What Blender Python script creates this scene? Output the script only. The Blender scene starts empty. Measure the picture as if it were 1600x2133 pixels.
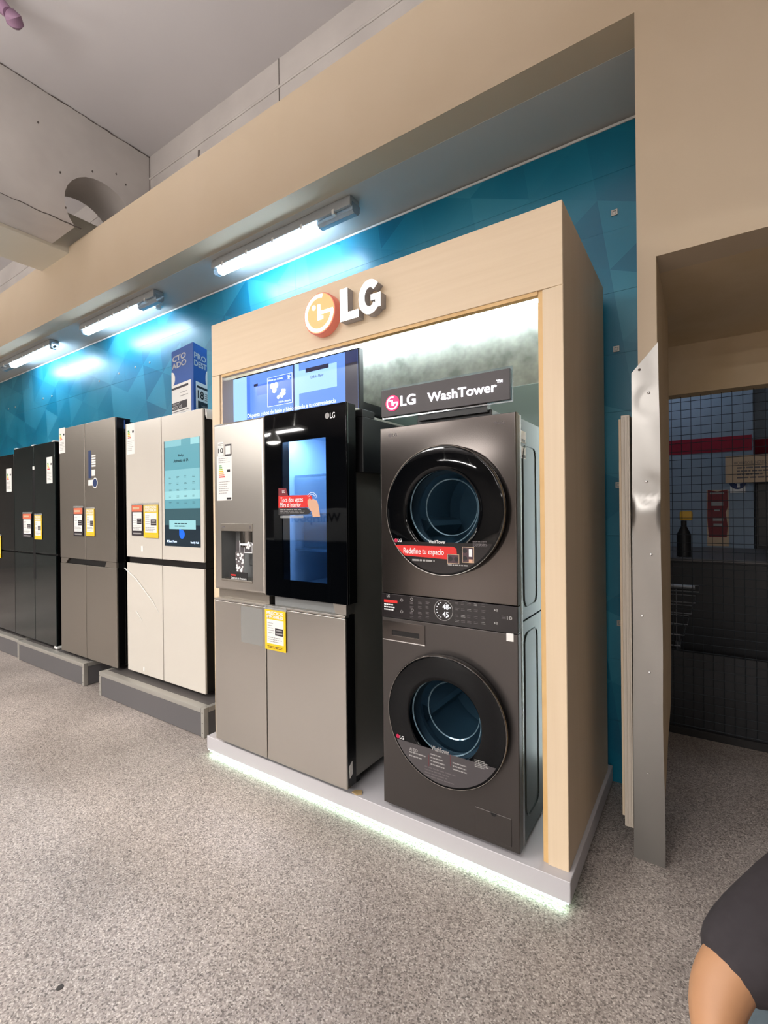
import bpy, bmesh, math, random
from mathutils import Vector, Matrix
random.seed(7)
SC = bpy.context.scene
COL = SC.collection

# ------------------------------------------------------------------ camera
FPX, YAW, ROLL, CAMZ = 995.6, -0.5924, -0.0104, 1.37
_f = Vector((math.sin(YAW), math.cos(YAW), 0)); _r = Vector((math.cos(YAW), -math.sin(YAW), 0)); _u = Vector((0, 0, 1))
CR = _r*math.cos(ROLL) + _u*math.sin(ROLL); CU = -_r*math.sin(ROLL) + _u*math.cos(ROLL); CF = _f
cam = bpy.data.cameras.new('camera'); camo = bpy.data.objects.new('camera', cam); COL.objects.link(camo)
cam.sensor_fit = 'HORIZONTAL'; cam.sensor_width = 36.0; cam.lens = FPX/1600*36.0
cam.clip_start = 0.02; cam.clip_end = 100
mw = Matrix(((CR.x, CU.x, -CF.x, 0), (CR.y, CU.y, -CF.y, 0), (CR.z, CU.z, -CF.z, CAMZ), (0, 0, 0, 1)))
camo.matrix_world = mw
SC.camera = camo

def ray(px, py):
    return CR*((px-800)/FPX) - CU*((py-1066.5)/FPX) + CF
def P(px, py, Y):            # pixel measured on the photo -> (x, z) on the vertical plane y = Y
    d = ray(px, py); t = Y/d.y
    return (d.x*t, CAMZ + d.z*t)
def PX(px, py, X):           # -> (y, z) on plane x = X
    d = ray(px, py); t = X/d.x
    return (d.y*t, CAMZ + d.z*t)
def PZ(px, py, Z):           # -> (x, y) on plane z = Z
    d = ray(px, py); t = (Z-CAMZ)/d.z
    return (d.x*t, d.y*t)

# ------------------------------------------------------------------ world, exposure, large lights
w = bpy.data.worlds.new('world'); SC.world = w; w.use_nodes = True
w.node_tree.nodes['Background'].inputs[0].default_value = (0.9, 0.93, 1.0, 1)
w.node_tree.nodes['Background'].inputs[1].default_value = 0.05
SC.view_settings.view_transform = 'Standard'; SC.view_settings.look = 'None'
SC.view_settings.exposure = 0.36; SC.view_settings.gamma = 1.0; SC.view_settings.use_curve_mapping = False
SC.cycles.use_denoising = True
SC.cycles.max_bounces = 6; SC.cycles.diffuse_bounces = 3; SC.cycles.glossy_bounces = 3
SC.cycles.use_adaptive_sampling = True; SC.cycles.adaptive_threshold = 0.07
SC.cycles.transmission_bounces = 4; SC.cycles.transparent_max_bounces = 8
SC.cycles.sample_clamp_indirect = 6.0

LAMP_COL = (1.0, 0.97, 0.94)
LUMINAIRES = [(x, -0.9, 3.32, 52) for x in (-8.5, -5.6, -2.8)] + [(-0.2, -0.9, 3.32, 22)] + [(x, -4.6, 3.30, 150) for x in (-8.5, -5.0, -1.5)] + [(x, -11.0, 3.35, 380) for x in (-6.5, -2.5, 1.5)]
def area_light(name, loc, sx, sy, power, color, rot=(0, 0, 0)):
    l = bpy.data.lights.new(name, 'AREA'); l.shape = 'RECTANGLE'; l.size = sx; l.size_y = sy
    l.energy = power; l.color = color
    o = bpy.data.objects.new(name, l); o.location = loc; o.rotation_euler = rot; COL.objects.link(o)
    return o
for x, y, z, p in LUMINAIRES:
    area_light('luminaire_light', (x, y, z-0.018), 1.9, 0.22, p, LAMP_COL)
    area_light('ceiling_fill_light', (x, y, z+0.07), 1.9, 0.22, min(p, 160)*1.3, LAMP_COL, (math.pi, 0, 0))  # added fill light above each closed housing, brightens the ceiling

# ------------------------------------------------------------------ materials
def lin(c):
    out = []
    for v in c:
        v = v/255.0
        out.append(v/12.92 if v <= 0.04045 else ((v+0.055)/1.055)**2.4)
    return (out[0], out[1], out[2], 1.0)
MATS = {}
def mat(name, rgb, rough=0.5, metal=0.0, spec=0.5, coat=0.0, emit=None, es=0.0, alpha=1.0, trans=0.0, ior=1.45, aniso=0.0):
    m = bpy.data.materials.new(name); m.use_nodes = True; b = m.node_tree.nodes['Principled BSDF']
    b.inputs['Base Color'].default_value = lin(rgb); b.inputs['Roughness'].default_value = rough
    b.inputs['Metallic'].default_value = metal; b.inputs['Specular IOR Level'].default_value = spec
    b.inputs['Coat Weight'].default_value = coat; b.inputs['Coat Roughness'].default_value = 0.05
    b.inputs['IOR'].default_value = ior; b.inputs['Transmission Weight'].default_value = trans
    b.inputs['Alpha'].default_value = alpha; b.inputs['Anisotropic'].default_value = aniso
    if emit: b.inputs['Emission Color'].default_value = lin(emit); b.inputs['Emission Strength'].default_value = es
    MATS[name] = m; return m
def nd(m, t, **k):
    n = m.node_tree.nodes.new(t)
    for a, v in k.items(): setattr(n, a, v)
    return n
def lk(m, a, b): m.node_tree.links.new(a, b)
def bsdf(m): return m.node_tree.nodes['Principled BSDF']
def coords(m, scale=(1, 1, 1)):
    g = nd(m, 'ShaderNodeNewGeometry'); mp = nd(m, 'ShaderNodeMapping'); mp.inputs['Scale'].default_value = scale
    lk(m, g.outputs['Position'], mp.inputs['Vector']); return mp.outputs['Vector']
def ramp(m, fac, stops):
    r = nd(m, 'ShaderNodeValToRGB'); e = r.color_ramp.elements
    e[0].position = stops[0][0]; e[0].color = lin(stops[0][1]); e[1].position = stops[-1][0]; e[1].color = lin(stops[-1][1])
    for p, c in stops[1:-1]:
        x = e.new(p); x.color = lin(c)
    lk(m, fac, r.inputs[0]); return r.outputs[0]
def noise(m, vec, scale, detail=3, rough=0.55):
    n = nd(m, 'ShaderNodeTexNoise'); n.inputs['Scale'].default_value = scale; n.inputs['Detail'].default_value = detail
    n.inputs['Roughness'].default_value = rough; lk(m, vec, n.inputs['Vector']); return n.outputs['Fac']
def bump(m, h, strength=0.1, dist=0.01):
    b = nd(m, 'ShaderNodeBump'); b.inputs['Strength'].default_value = strength; b.inputs['Distance'].default_value = dist
    lk(m, h, b.inputs['Height']); lk(m, b.outputs[0], bsdf(m).inputs['Normal'])
def mottled(name, c0, c1, scale, rough, vecscale=(1, 1, 1), bstr=0.0, **k):
    m = mat(name, c0, rough, **k); v = coords(m, vecscale); f = noise(m, v, scale)
    lk(m, ramp(m, f, [(0.3, c0), (0.7, c1)]), bsdf(m).inputs['Base Color'])
    if bstr: bump(m, f, bstr)
    return m

# floor: fine terrazzo
m = mat('terrazzo', (150, 142, 135), 0.38)
v = coords(m)
vo = nd(m, 'ShaderNodeTexVoronoi'); vo.inputs['Scale'].default_value = 230; vo.inputs['Randomness'].default_value = 1.0; vo.feature = 'SMOOTH_F1'; vo.inputs['Smoothness'].default_value = 0.45; lk(m, v, vo.inputs['Vector'])
sep = nd(m, 'ShaderNodeSeparateColor'); lk(m, vo.outputs['Color'], sep.inputs[0])
c1 = ramp(m, sep.outputs[0], [(0.0, (104, 99, 97)), (0.15, (138, 132, 129)), (0.42, (170, 163, 159)), (0.75, (188, 181, 177)), (1.0, (222, 218, 214))])
big = noise(m, v, 1.3, 4); c2 = ramp(m, big, [(0.3, (205, 200, 195)), (0.7, (255, 250, 245))])
mx = nd(m, 'ShaderNodeMix', data_type='RGBA', blend_type='MULTIPLY'); mx.inputs[0].default_value = 1.0
lk(m, c1, mx.inputs[6]); lk(m, c2, mx.inputs[7]); lk(m, mx.outputs[2], bsdf(m).inputs['Base Color'])
# blue board print: triangles
m = mat('blue_print', (20, 112, 150), 0.33)
v = coords(m)
dots = []
for ang, sc_ in ((0.15, 3.1), (0.15+math.pi/3, 3.1), (0.15+2*math.pi/3, 3.1)):
    d = nd(m, 'ShaderNodeVectorMath', operation='DOT_PRODUCT'); lk(m, v, d.inputs[0])
    d.inputs[1].default_value = (math.cos(ang)*sc_, 0, math.sin(ang)*sc_)
    fl = nd(m, 'ShaderNodeMath', operation='FLOOR'); lk(m, d.outputs['Value'], fl.inputs[0]); dots.append(fl.outputs[0])
cx = nd(m, 'ShaderNodeCombineXYZ')
for i in range(3): lk(m, dots[i], cx.inputs[i])
wn = nd(m, 'ShaderNodeTexWhiteNoise', noise_dimensions='3D'); lk(m, cx.outputs[0], wn.inputs['Vector'])
nz = noise(m, v, 0.9, 2); ad = nd(m, 'ShaderNodeMath', operation='MULTIPLY_ADD'); lk(m, wn.outputs['Value'], ad.inputs[0]); ad.inputs[1].default_value = 0.35; lk(m, nz, ad.inputs[2])
lk(m, ramp(m, ad.outputs[0], [(0.3, (6, 90, 122)), (0.6, (16, 118, 148)), (1.0, (62, 150, 176))]), bsdf(m).inputs['Base Color'])
# plaster
mottled('beige_plaster', (196, 178, 152), (201, 184, 160), 1.4, 0.7, bstr=0.02)
mottled('jamb_plaster', (204, 182, 146), (212, 192, 160), 5, 0.75, bstr=0.05)
mottled('ceiling_paint', (206, 202, 203), (212, 208, 209), 0.8, 0.8)
mottled('beam_paint', (190, 184, 180), (204, 198, 193), 2.2, 0.8, bstr=0.06)
mottled('recess_paint', (186, 186, 182), (192, 191, 186), 1.0, 0.7)
mottled('cream_paint', (208, 204, 188), (214, 208, 194), 1.0, 0.7)
mat('crack', (96, 88, 84), 0.9)
mottled('shop_wall', (98, 94, 90), (112, 107, 102), 0.6, 0.7)
# maple veneer, grain along x or along z
for nm, vs in (('maple_h', (1.2, 14, 30)), ('maple_v', (30, 14, 1.2))):
    m = mottled(nm, (214, 192, 162), (219, 198, 169), 1.6, 0.45, vecscale=vs)
mottled('maple_edge', (206, 168, 112), (214, 178, 124), 9, 0.5)
mottled('concrete_laminate', (116, 120, 114), (172, 174, 166), 9, 0.6)
mat('teal_panel', (104, 122, 120), 0.5)
mat('white_laminate', (186, 183, 186), 0.42)
mat('led_profile', (220, 240, 230), 0.3, emit=(220, 255, 235), es=0.8)
def emis(name, rgb, s):
    m = mat(name, (0, 0, 0) if s > 3 else (8, 8, 10) if name.startswith('scr_') else rgb, 0.4 if not name.startswith('scr_') else 0.2, emit=rgb, es=s)
    if s < 3: m.cycles.emission_sampling = 'NONE'
    return m
emis('led_white', (235, 250, 255), 120)
emis('led_side', (235, 250, 255), 26)
emis('led_floor', (214, 255, 226), 13)
emis('fridge_lamp', (224, 236, 255), 95)
emis('drum_fill_glow', (214, 230, 242), 34)
emis('tube_light', (205, 232, 255), 34)
emis('logo_white', (255, 255, 255), 1.6)
emis('logo_red', (255, 150, 96), 0.75)
mat('logo_side', (176, 172, 172), 0.4)
mat('logo_rim', (214, 130, 112), 0.4, emit=(220, 110, 90), es=0.25)
emis('sign_white', (252, 246, 255), 2.2)
emis('sign_red', (236, 30, 90), 0.9)
# metals
def brushed(name, rgb, rough, vs=(4, 4, 240), metal=1.0):
    m = mat(name, rgb, rough, metal=metal); v = coords(m, vs); f = noise(m, v, 3, 3)
    r = nd(m, 'ShaderNodeMapRange'); r.inputs[3].default_value = rough-0.018; r.inputs[4].default_value = rough+0.022
    lk(m, f, r.inputs[0]); lk(m, r.outputs[0], bsdf(m).inputs['Roughness']); return m
brushed('steel', (188, 183, 176), 0.30, (240, 4, 4), 0.9)
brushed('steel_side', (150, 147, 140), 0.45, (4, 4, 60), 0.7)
brushed('grey_steel', (150, 143, 134), 0.36, (200, 4, 4), 0.8)
brushed('dark_steel', (62, 63, 60), 0.32, (200, 4, 4), 0.9)
mat('dark_gloss', (16, 18, 18), 0.12, coat=0.5)
mat('dark_green_gloss', (30, 38, 38), 0.16, metal=0.3, coat=0.4)
brushed('wt_front', (80, 76, 74), 0.34, (200, 4, 4), 0.8)
mat('wt_upper', (84, 79, 76), 0.15, metal=0.9)
mat('wt_side', (58, 66, 64), 0.4, metal=0.7)
mat('panel_black', (26, 22, 24), 0.18)
mat('black_glass', (4, 5, 7), 0.03, spec=0.25)
mat('black_plastic', (14, 14, 16), 0.4)
mat('black_side', (12, 11, 12), 0.25)
mat('white_door', (200, 194, 184), 0.22)
mat('white_plastic', (226, 226, 222), 0.4)
mat('grey_plastic', (120, 122, 122), 0.45)
mat('hinge_beige', (196, 192, 178), 0.5)
mat('chrome', (215, 215, 215), 0.08, metal=1.0)
mat('dark_chrome', (120, 116, 112), 0.2, metal=1.0)
mat('alu', (176, 173, 166), 0.42, metal=0.55)
mat('plinth_grey', (92, 90, 91), 0.5)
mat('plinth_top', (84, 80, 78), 0.5)
brushed('guard_metal', (142, 139, 135), 0.30, (8, 8, 3), 0.9)
mat('pvc', (186, 176, 162), 0.4)
mat('fridge_inner', (184, 202, 220), 0.5)
mat('shelf_glass', (150, 180, 205), 0.15, alpha=0.3)
def glass_mix(name, tint, opacity, rough=0.02):
    m = mat(name, tint, rough); nt = m.node_tree; b = bsdf(m); out = nt.nodes['Material Output']
    tr = nd(m, 'ShaderNodeBsdfTransparent'); tr.inputs[0].default_value = lin(tint)
    gl = nd(m, 'ShaderNodeBsdfGlossy'); gl.inputs['Roughness'].default_value = rough; gl.inputs[0].default_value = (1, 1, 1, 1)
    fr = nd(m, 'ShaderNodeFresnel'); fr.inputs[0].default_value = 1.5
    ad = nd(m, 'ShaderNodeMath', operation='ADD'); lk(m, fr.outputs[0], ad.inputs[0]); ad.inputs[1].default_value = opacity
    ge = nd(m, 'ShaderNodeNewGeometry'); iv = nd(m, 'ShaderNodeMath', operation='SUBTRACT'); iv.inputs[0].default_value = 1.0; lk(m, ge.outputs['Backfacing'], iv.inputs[1])
    fm = nd(m, 'ShaderNodeMath', operation='MULTIPLY'); lk(m, ad.outputs[0], fm.inputs[0]); lk(m, iv.outputs[0], fm.inputs[1])
    mx = nd(m, 'ShaderNodeMixShader'); lk(m, fm.outputs[0], mx.inputs[0]); lk(m, tr.outputs[0], mx.inputs[1]); lk(m, gl.outputs[0], mx.inputs[2])
    lk(m, mx.outputs[0], out.inputs['Surface']); nt.nodes.remove(b); return m
glass_mix('window_glass', (186, 210, 232), 0.03)
glass_mix('door_bowl_glass', (190, 214, 228), 0.05)
glass_mix('smoke_glass', (40, 52, 60), 0.03)
glass_mix('clear_plastic', (214, 228, 236), 0.08, 0.1)
mat('drum_metal', (126, 142, 150), 0.33, metal=0.55)
mat('frosted_plastic', (196, 212, 222), 0.2, trans=0.5)
mat('drum_dark', (44, 58, 68), 0.35, metal=0.4)
mat('bowl_edge', (104, 130, 144), 0.12, metal=0.4)
mat('gasket', (46, 60, 70), 0.35)
# print colours
for nm, c in dict(ink_white=(232, 232, 232), ink_black=(26, 24, 26), ink_red=(206, 34, 30), ink_grey=(150, 148, 146), ink_dimgrey=(96, 90, 92), paper=(228, 226, 222),
                  ink_orange=(206, 108, 78), ink_yellow=(232, 190, 30), ink_palegold=(206, 184, 96), ink_blue=(44, 84, 156), ink_navy=(32, 52, 96), ink_green=(52, 140, 66), ink_lime=(150, 190, 60),
                  ink_amber=(240, 160, 40), ink_darkred=(112, 22, 34), skin_print=(204, 160, 132), ink_purple=(70, 48, 56), ink_teal=(44, 76, 96), card_grey=(70, 66, 68), cardboard=(176, 150, 108),
                  lg_red=(176, 24, 66), tan_paper=(196, 170, 140), bubble_gum=(52, 48, 46)).items():
    mat(nm, c, 0.5)
mat('tape', (190, 192, 190), 0.15, alpha=0.35)
mat('price_dark', (44, 38, 44), 0.4)
# screens
for nm, c, s in (('scr_blue', (96, 140, 232), 1.09), ('scr_light', (150, 192, 250), 1.24), ('scr_mid', (72, 112, 208), 1.27), ('scr_navy', (44, 56, 112), 0.68), ('scr_dim', (58, 56, 74), 0.68),
                 ('scr_text', (205, 225, 255), 1.73), ('scr_dark', (34, 40, 92), 0.5), ('scr_teal', (112, 176, 188), 0.83), ('scr_pale', (140, 196, 204), 0.93), ('scr_slate', (76, 112, 120), 0.65),
                 ('scr_deep', (42, 60, 72), 0.6), ('scr_bubble', (160, 214, 218), 0.93), ('scr_drop', (36, 110, 240), 1.0), ('scr_ink', (40, 74, 84), 0.5)):
    emis(nm, c, s)
# back room
mottled('store_wall', (134, 152, 170), (146, 162, 180), 2.5, 0.7)
mottled('store_red', (150, 26, 50), (138, 30, 50), 8, 0.7)
mat('dark_cabinet', (30, 31, 34), 0.5)
mat('wire_dark', (46, 52, 58), 0.45, metal=0.5)
mat('gate_sill', (34, 32, 32), 0.6)
mat('wire_silver', (120, 122, 126), 0.4, metal=0.6)
mat('yellow_plastic', (220, 176, 60), 0.45)
# person
mottled('skin', (168, 124, 90), (176, 132, 97), 9, 0.5)
mottled('shirt_cloth', (44, 40, 43), (50, 46, 49), 40, 0.9)
mottled('jeans_cloth', (84, 98, 106), (92, 106, 114), 40, 0.9)
mat('hair', (32, 24, 20), 0.6); mat('shoe', (40, 40, 44), 0.6); mat('eye_white', (235, 232, 228), 0.3); mat('lip', (170, 96, 84), 0.5)
mat('mauve', (142, 110, 134), 0.5)
mat('lamp_grey', (158, 162, 164), 0.45)
mat('lamp_white', (230, 230, 226), 0.4)
emis('luminaire_face', (255, 244, 226), 3.0)
emis('storeroom_tube', (215, 232, 255), 20)
emis('flood_face', (255, 250, 240), 60)

# ------------------------------------------------------------------ mesh helpers
class B:
    def __init__(s): s.bm = bmesh.new()
    def box(s, x0, x1, y0, y1, z0, z1, bev=0.0, seg=2, only=None):
        r = bmesh.ops.create_cube(s.bm, size=1.0); vs = r['verts']
        for v in vs:
            v.co = Vector(((x0+x1)/2 + v.co.x*(x1-x0), (y0+y1)/2 + v.co.y*(y1-y0), (z0+z1)/2 + v.co.z*(z1-z0)))
        if bev > 0:
            es = set(e for v in vs for e in v.link_edges)
            if only == 'v': es = [e for e in es if abs(e.verts[0].co.z-e.verts[1].co.z) > 1e-6 and min(e.verts[0].co.y, e.verts[1].co.y) < (y0+y1)/2]
            if only == 'x': es = [e for e in es if abs(e.verts[0].co.x-e.verts[1].co.x) > 1e-6]
            bmesh.ops.bevel(s.bm, geom=list(es), offset=bev, segments=seg, profile=0.5, affect='EDGES')
        return s
    def _prism(s, a, b):
        va = [s.bm.verts.new(p) for p in a]; vb = [s.bm.verts.new(p) for p in b]; n = len(a)
        f = [s.bm.faces.new(va), s.bm.faces.new(vb[::-1])]
        for i in range(n): f.append(s.bm.faces.new((va[i], vb[i], vb[(i+1) % n], va[(i+1) % n])))
        return s
    def poly(s, pts, y0, y1): return s._prism([(x, y0, z) for x, z in pts], [(x, y1, z) for x, z in pts])
    def polyx(s, pts, x0, x1): return s._prism([(x0, y, z) for y, z in pts], [(x1, y, z) for y, z in pts])
    def polyz(s, pts, z0, z1): return s._prism([(x, y, z0) for x, y in pts], [(x, y, z1) for x, y in pts])
    def quad(s, a, b, c, d): s.bm.faces.new([s.bm.verts.new(p) for p in (a, b, c, d)]); return s
    def tube(s, pts, r, n=8, cap=True):
        pts = [Vector(p) for p in pts]; rings = []
        for i, p in enumerate(pts):
            t = (pts[min(i+1, len(pts)-1)] - pts[max(i-1, 0)]).normalized()
            a = t.cross(Vector((0, 0, 1)) if abs(t.z) < 0.9 else Vector((1, 0, 0))).normalized(); b = t.cross(a)
            rr = r[i] if isinstance(r, (list, tuple)) else r
            rings.append([s.bm.verts.new(p + (a*math.cos(k*2*math.pi/n) + b*math.sin(k*2*math.pi/n))*rr) for k in range(n)])
        for i in range(len(rings)-1):
            for k in range(n): s.bm.faces.new((rings[i][k], rings[i][(k+1) % n], rings[i+1][(k+1) % n], rings[i+1][k]))
        if cap: s.bm.faces.new(rings[0][::-1]); s.bm.faces.new(rings[-1])
        return s
    def lathe(s, cx, cz, prof, n=48, sx=1.0, sz=1.0):      # about a y axis; prof [(r, y)]
        rings = []
        for r, y in prof:
            if r < 1e-6: rings.append([s.bm.verts.new((cx, y, cz))])
            else: rings.append([s.bm.verts.new((cx + r*sx*math.cos(k*2*math.pi/n), y, cz + r*sz*math.sin(k*2*math.pi/n))) for k in range(n)])
        for a, b in zip(rings, rings[1:]):
            for k in range(n):
                k2 = (k+1) % n
                if len(a) == 1: s.bm.faces.new((a[0], b[k2], b[k]))
                elif len(b) == 1: s.bm.faces.new((a[k], a[k2], b[0]))
                else: s.bm.faces.new((a[k], a[k2], b[k2], b[k]))
        return s
    def arc(s, cx, cz, r0, r1, a0, a1, y0, y1, n=24):
        o = [(cx + r1*math.cos(a0+(a1-a0)*i/n), cz + r1*math.sin(a0+(a1-a0)*i/n)) for i in range(n+1)]
        q = [(cx + r0*math.cos(a0+(a1-a0)*i/n), cz + r0*math.sin(a0+(a1-a0)*i/n)) for i in range(n+1)]
        for i in range(n): s.poly([o[i], o[i+1], q[i+1], q[i]], y0, y1)
        return s

def finish(bm, name, m, parent=None, smooth=35):
    bmesh.ops.recalc_face_normals(bm, faces=bm.faces)
    org = Vector((0, 0, 0))
    if parent is not None:
        p = parent
        while p is not None: org += p.location; p = p.parent
    if org.length > 0: bmesh.ops.translate(bm, verts=bm.verts, vec=-org)
    me = bpy.data.meshes.new(name); bm.to_mesh(me); bm.free()
    if smooth:
        for f in me.polygons: f.use_smooth = True
        me.set_sharp_from_angle(angle=math.radians(smooth))
    me.materials.append(MATS[m])
    o = bpy.data.objects.new(name, me); COL.objects.link(o)
    if parent is not None: o.parent = parent
    if smooth == 35:
        wn_ = o.modifiers.new('weighted_normals', 'WEIGHTED_NORMAL'); wn_.keep_sharp = True
    return o
def obj(name, b, m, parent=None, label=None, smooth=35):
    o = finish(b.bm, name, m, parent, smooth)
    if label: o['label'] = label
    return o
def thing(name, loc, label, cat, group=None):
    o = bpy.data.objects.new(name, None); o.location = loc; o.empty_display_size = 0.1; COL.objects.link(o)
    tag(o, label, cat, group); return o
def tag(o, label, cat, group=None):
    o['label'] = label; o['category'] = cat
    if group: o['group'] = group
    return o
def struct(name, b, m, parent=None, smooth=35):
    o = obj(name, b, m, parent, smooth=smooth)
    if parent is None: o['kind'] = 'structure'
    return o
def txt(name, s, x0, x1, z0, z1, y, m, parent, depth=0.0006, bold=0.0, shear=0.0, spacing=1.0):
    """lettering fitted into the box x0..x1 / z0..z1 on plane y, facing -y"""
    cu = bpy.data.curves.new(name, 'FONT'); cu.body = s; cu.size = 1.0; cu.offset = bold; cu.extrude = 0.0; cu.space_character = spacing
    cu.resolution_u = 4 if depth < 0.004 else 8
    t = bpy.data.objects.new('tmp', cu); COL.objects.link(t)
    dg = bpy.context.evaluated_depsgraph_get(); me = bpy.data.meshes.new_from_object(t.evaluated_get(dg))
    bpy.data.objects.remove(t); bpy.data.curves.remove(cu)
    bm = bmesh.new(); bm.from_mesh(me); bpy.data.meshes.remove(me)
    bmesh.ops.remove_doubles(bm, verts=bm.verts, dist=1e-5)
    xs = [v.co.x for v in bm.verts]; ys = [v.co.y for v in bm.verts]
    ax, bx, ay, by = min(xs), max(xs), min(ys), max(ys)
    for v in bm.verts:
        v.co = Vector((x0+(v.co.x-ax)/(bx-ax)*(x1-x0), y, z0+(v.co.y-ay)/(by-ay)*(z1-z0)))
    r = bmesh.ops.extrude_face_region(bm, geom=list(bm.faces))
    bmesh.ops.translate(bm, verts=[g for g in r['geom'] if isinstance(g, bmesh.types.BMVert)], vec=(0, -depth, 0))
    return finish(bm, name, m, parent, 30)
def txtc(name, s, cx, cz, w_, h_, y, m, parent, **k): return txt(name, s, cx-w_/2, cx+w_/2, cz-h_/2, cz+h_/2, y, m, parent, **k)
def slab(name, x0, x1, z0, z1, y, m, parent, t=0.0008, label=None):
    return obj(name, B().box(min(x0, x1), max(x0, x1), y-t, y, min(z0, z1), max(z0, z1)), m, parent, label, smooth=0)
def bars(name, rows, y, m, parent, t=0.0005):
    b = B()
    for x0, x1, z, h in rows: b.box(x0, x1, y-t, y, z-h/2, z+h/2)
    o = obj(name, b, m, parent, smooth=0)
    if len(rows) > 1: o['kind'] = 'stuff'
    return o
def fine_print(name, x0, x1, z0, z1, n, y, m, parent, seed=1, fill=0.5):
    rnd = random.Random(seed); rows = []; h = abs(z1-z0)/n
    for i in range(n):
        z = max(z0, z1)-h*(i+0.5); x = x0; end = x1-(x1-x0)*rnd.random()*0.35
        while x < end:
            wl = (x1-x0)*rnd.uniform(0.06, 0.2); rows.append((x, min(x+wl, end), z, h*fill)); x += wl+(x1-x0)*0.03
    return bars(name, rows, y, m, parent)
def lg_face(b, cx, cz, r, y0, y1):            # round face emblem: outer open ring, nose and mouth strokes
    t = r*0.15
    b.arc(cx, cz, r*0.68, r*0.68+t, math.radians(75), math.radians(360), y0, y1, 30)
    b.poly([(cx+r*0.12, cz-t/2), (cx+r*0.80, cz-t/2), (cx+r*0.80, cz+t/2), (cx+r*0.12, cz+t/2)], y0, y1)
    b.poly([(cx-t/2, cz+r*0.38), (cx+t/2, cz+r*0.38), (cx+t/2, cz-r*0.30), (cx-t/2, cz-r*0.30)], y0, y1)
    b.poly([(cx+t/2, cz-r*0.30+t), (cx+t/2, cz-r*0.30), (cx+r*0.24, cz-r*0.30), (cx+r*0.24, cz-r*0.30+t)], y0, y1)
    b.lathe(cx-r*0.30, cz+r*0.30, [(0, y1), (r*0.11, y1), (r*0.11, y0), (0, y0)], 14)
    return b
def disc(b, cx, cz, r, y0, y1, n=40, sx=1, sz=1): return b.lathe(cx, cz, [(0, y1), (r, y1), (r, y0), (0, y0)], n, sx, sz)

# ------------------------------------------------------------------ structure
XL, XR_, YB, YW = -15.0, 4.0, -14.0, 2.66
CEIL = 4.92
struct('floor', B().box(XL, XR_, YB, 7.0, -0.05, 0), 'terrazzo')
struct('ceiling', B().box(XL, XR_, YB, 2.8, CEIL, CEIL+0.1), 'ceiling_paint')
wb = struct('wall_back', B().box(XL, -0.19, YW, YW+0.12, 0, CEIL), 'beam_paint')
# blue printed boards on the wall, each its own piece
bz = [0.0, 0.31, 0.62, 0.93, 1.24, 1.55, 1.86, 2.15, 2.46, 2.77, 3.06, 3.285]
bxs = [-12.2, -9.8, -7.4, -5.02, -2.56, -0.20]
for i in range(len(bz)-1):
    for j in range(len(bxs)-1):
        if bxs[j+1] > -5.3 or bz[i] > 1.2:
            dy = random.uniform(0, 0.0025)
            obj('board', B().box(bxs[j]+0.0002, bxs[j+1]-0.0002, YW-0.02-dy, YW, bz[i]+0.0002, bz[i+1]-0.0002, 0.0004, 1), 'blue_print', wb)
obj('edge_strip', B().box(XL, -0.20, YW-0.024, YW, 3.287, 3.30, 0.001, 1), 'lamp_white', wb)
for px, py in ((1280, 443), (1284, 727), (1289, 1010), (1292, 1298)):
    x, z = P(px, py, YW-0.022); b = B()
    for a in (-1, 1): b.box(x+a*0.011-0.003, x+a*0.011+0.003, YW-0.026, YW-0.02, z-0.014, z+0.014)
    for a in (-1, 1): b.box(x-0.014, x+0.014, YW-0.0255, YW-0.02, z+a*0.011-0.003, z+a*0.011+0.003)
    b.box(x-0.006, x+0.006, YW-0.024, YW-0.02, z-0.006, z+0.006)
    obj('slot_clip', b, 'alu', wb)
for px, py in ((282, 765), (312, 755), (90, 830), (108, 825), (18, 852), (32, 848), (248, 778), (207, 794)):
    x, z = P(px, py, YW-0.022)
    obj('screw', B().lathe(x, z, [(0, YW-0.028), (0.009, YW-0.027), (0.012, YW-0.02)], 10), 'alu', wb)
# conduit line and joint on the plaster above
x0, z0 = P(317, 377, YW); x1, z1 = P(800, 26, YW)
obj('moulding', B().tube([(XL, YW, 4.70), (0, YW, 4.70)], 0.012, 6), 'beam_paint', wb)
xj, _ = P(581, 132, YW)
obj('joint', B().box(xj-0.003, xj+0.003, YW-0.003, YW, 3.9, CEIL), 'crack', wb)
xs_, zs_ = P(414, 323, YW)
obj('stain', B().poly([(xs_-0.012, zs_-0.05), (xs_+0.014, zs_-0.03), (xs_+0.016, zs_+0.04), (xs_-0.006, zs_+0.045)], YW-0.003, YW), 'crack', wb)

# beige fascia + right wall with opening (one plaster skin)
FY0, FY1, FZ0, FZ1 = 2.11, 2.27, 3.315, 3.925
OX, OZ = -0.150, 2.340
struct('trim_1', B().box(XL, XR_, FY0, FY1, FZ0, FZ1), 'beige_plaster')
wr = B().box(-0.215, OX, FY0, FY1, 0, FZ0).box(OX, XR_, FY0, FY1, OZ, FZ0)
struct('wall_right', wr, 'beige_plaster')
struct('ceiling_recess', B().box(XL, -0.215, FY1, YW, FZ0-0.002, FZ0+0.05), 'recess_paint')
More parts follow.
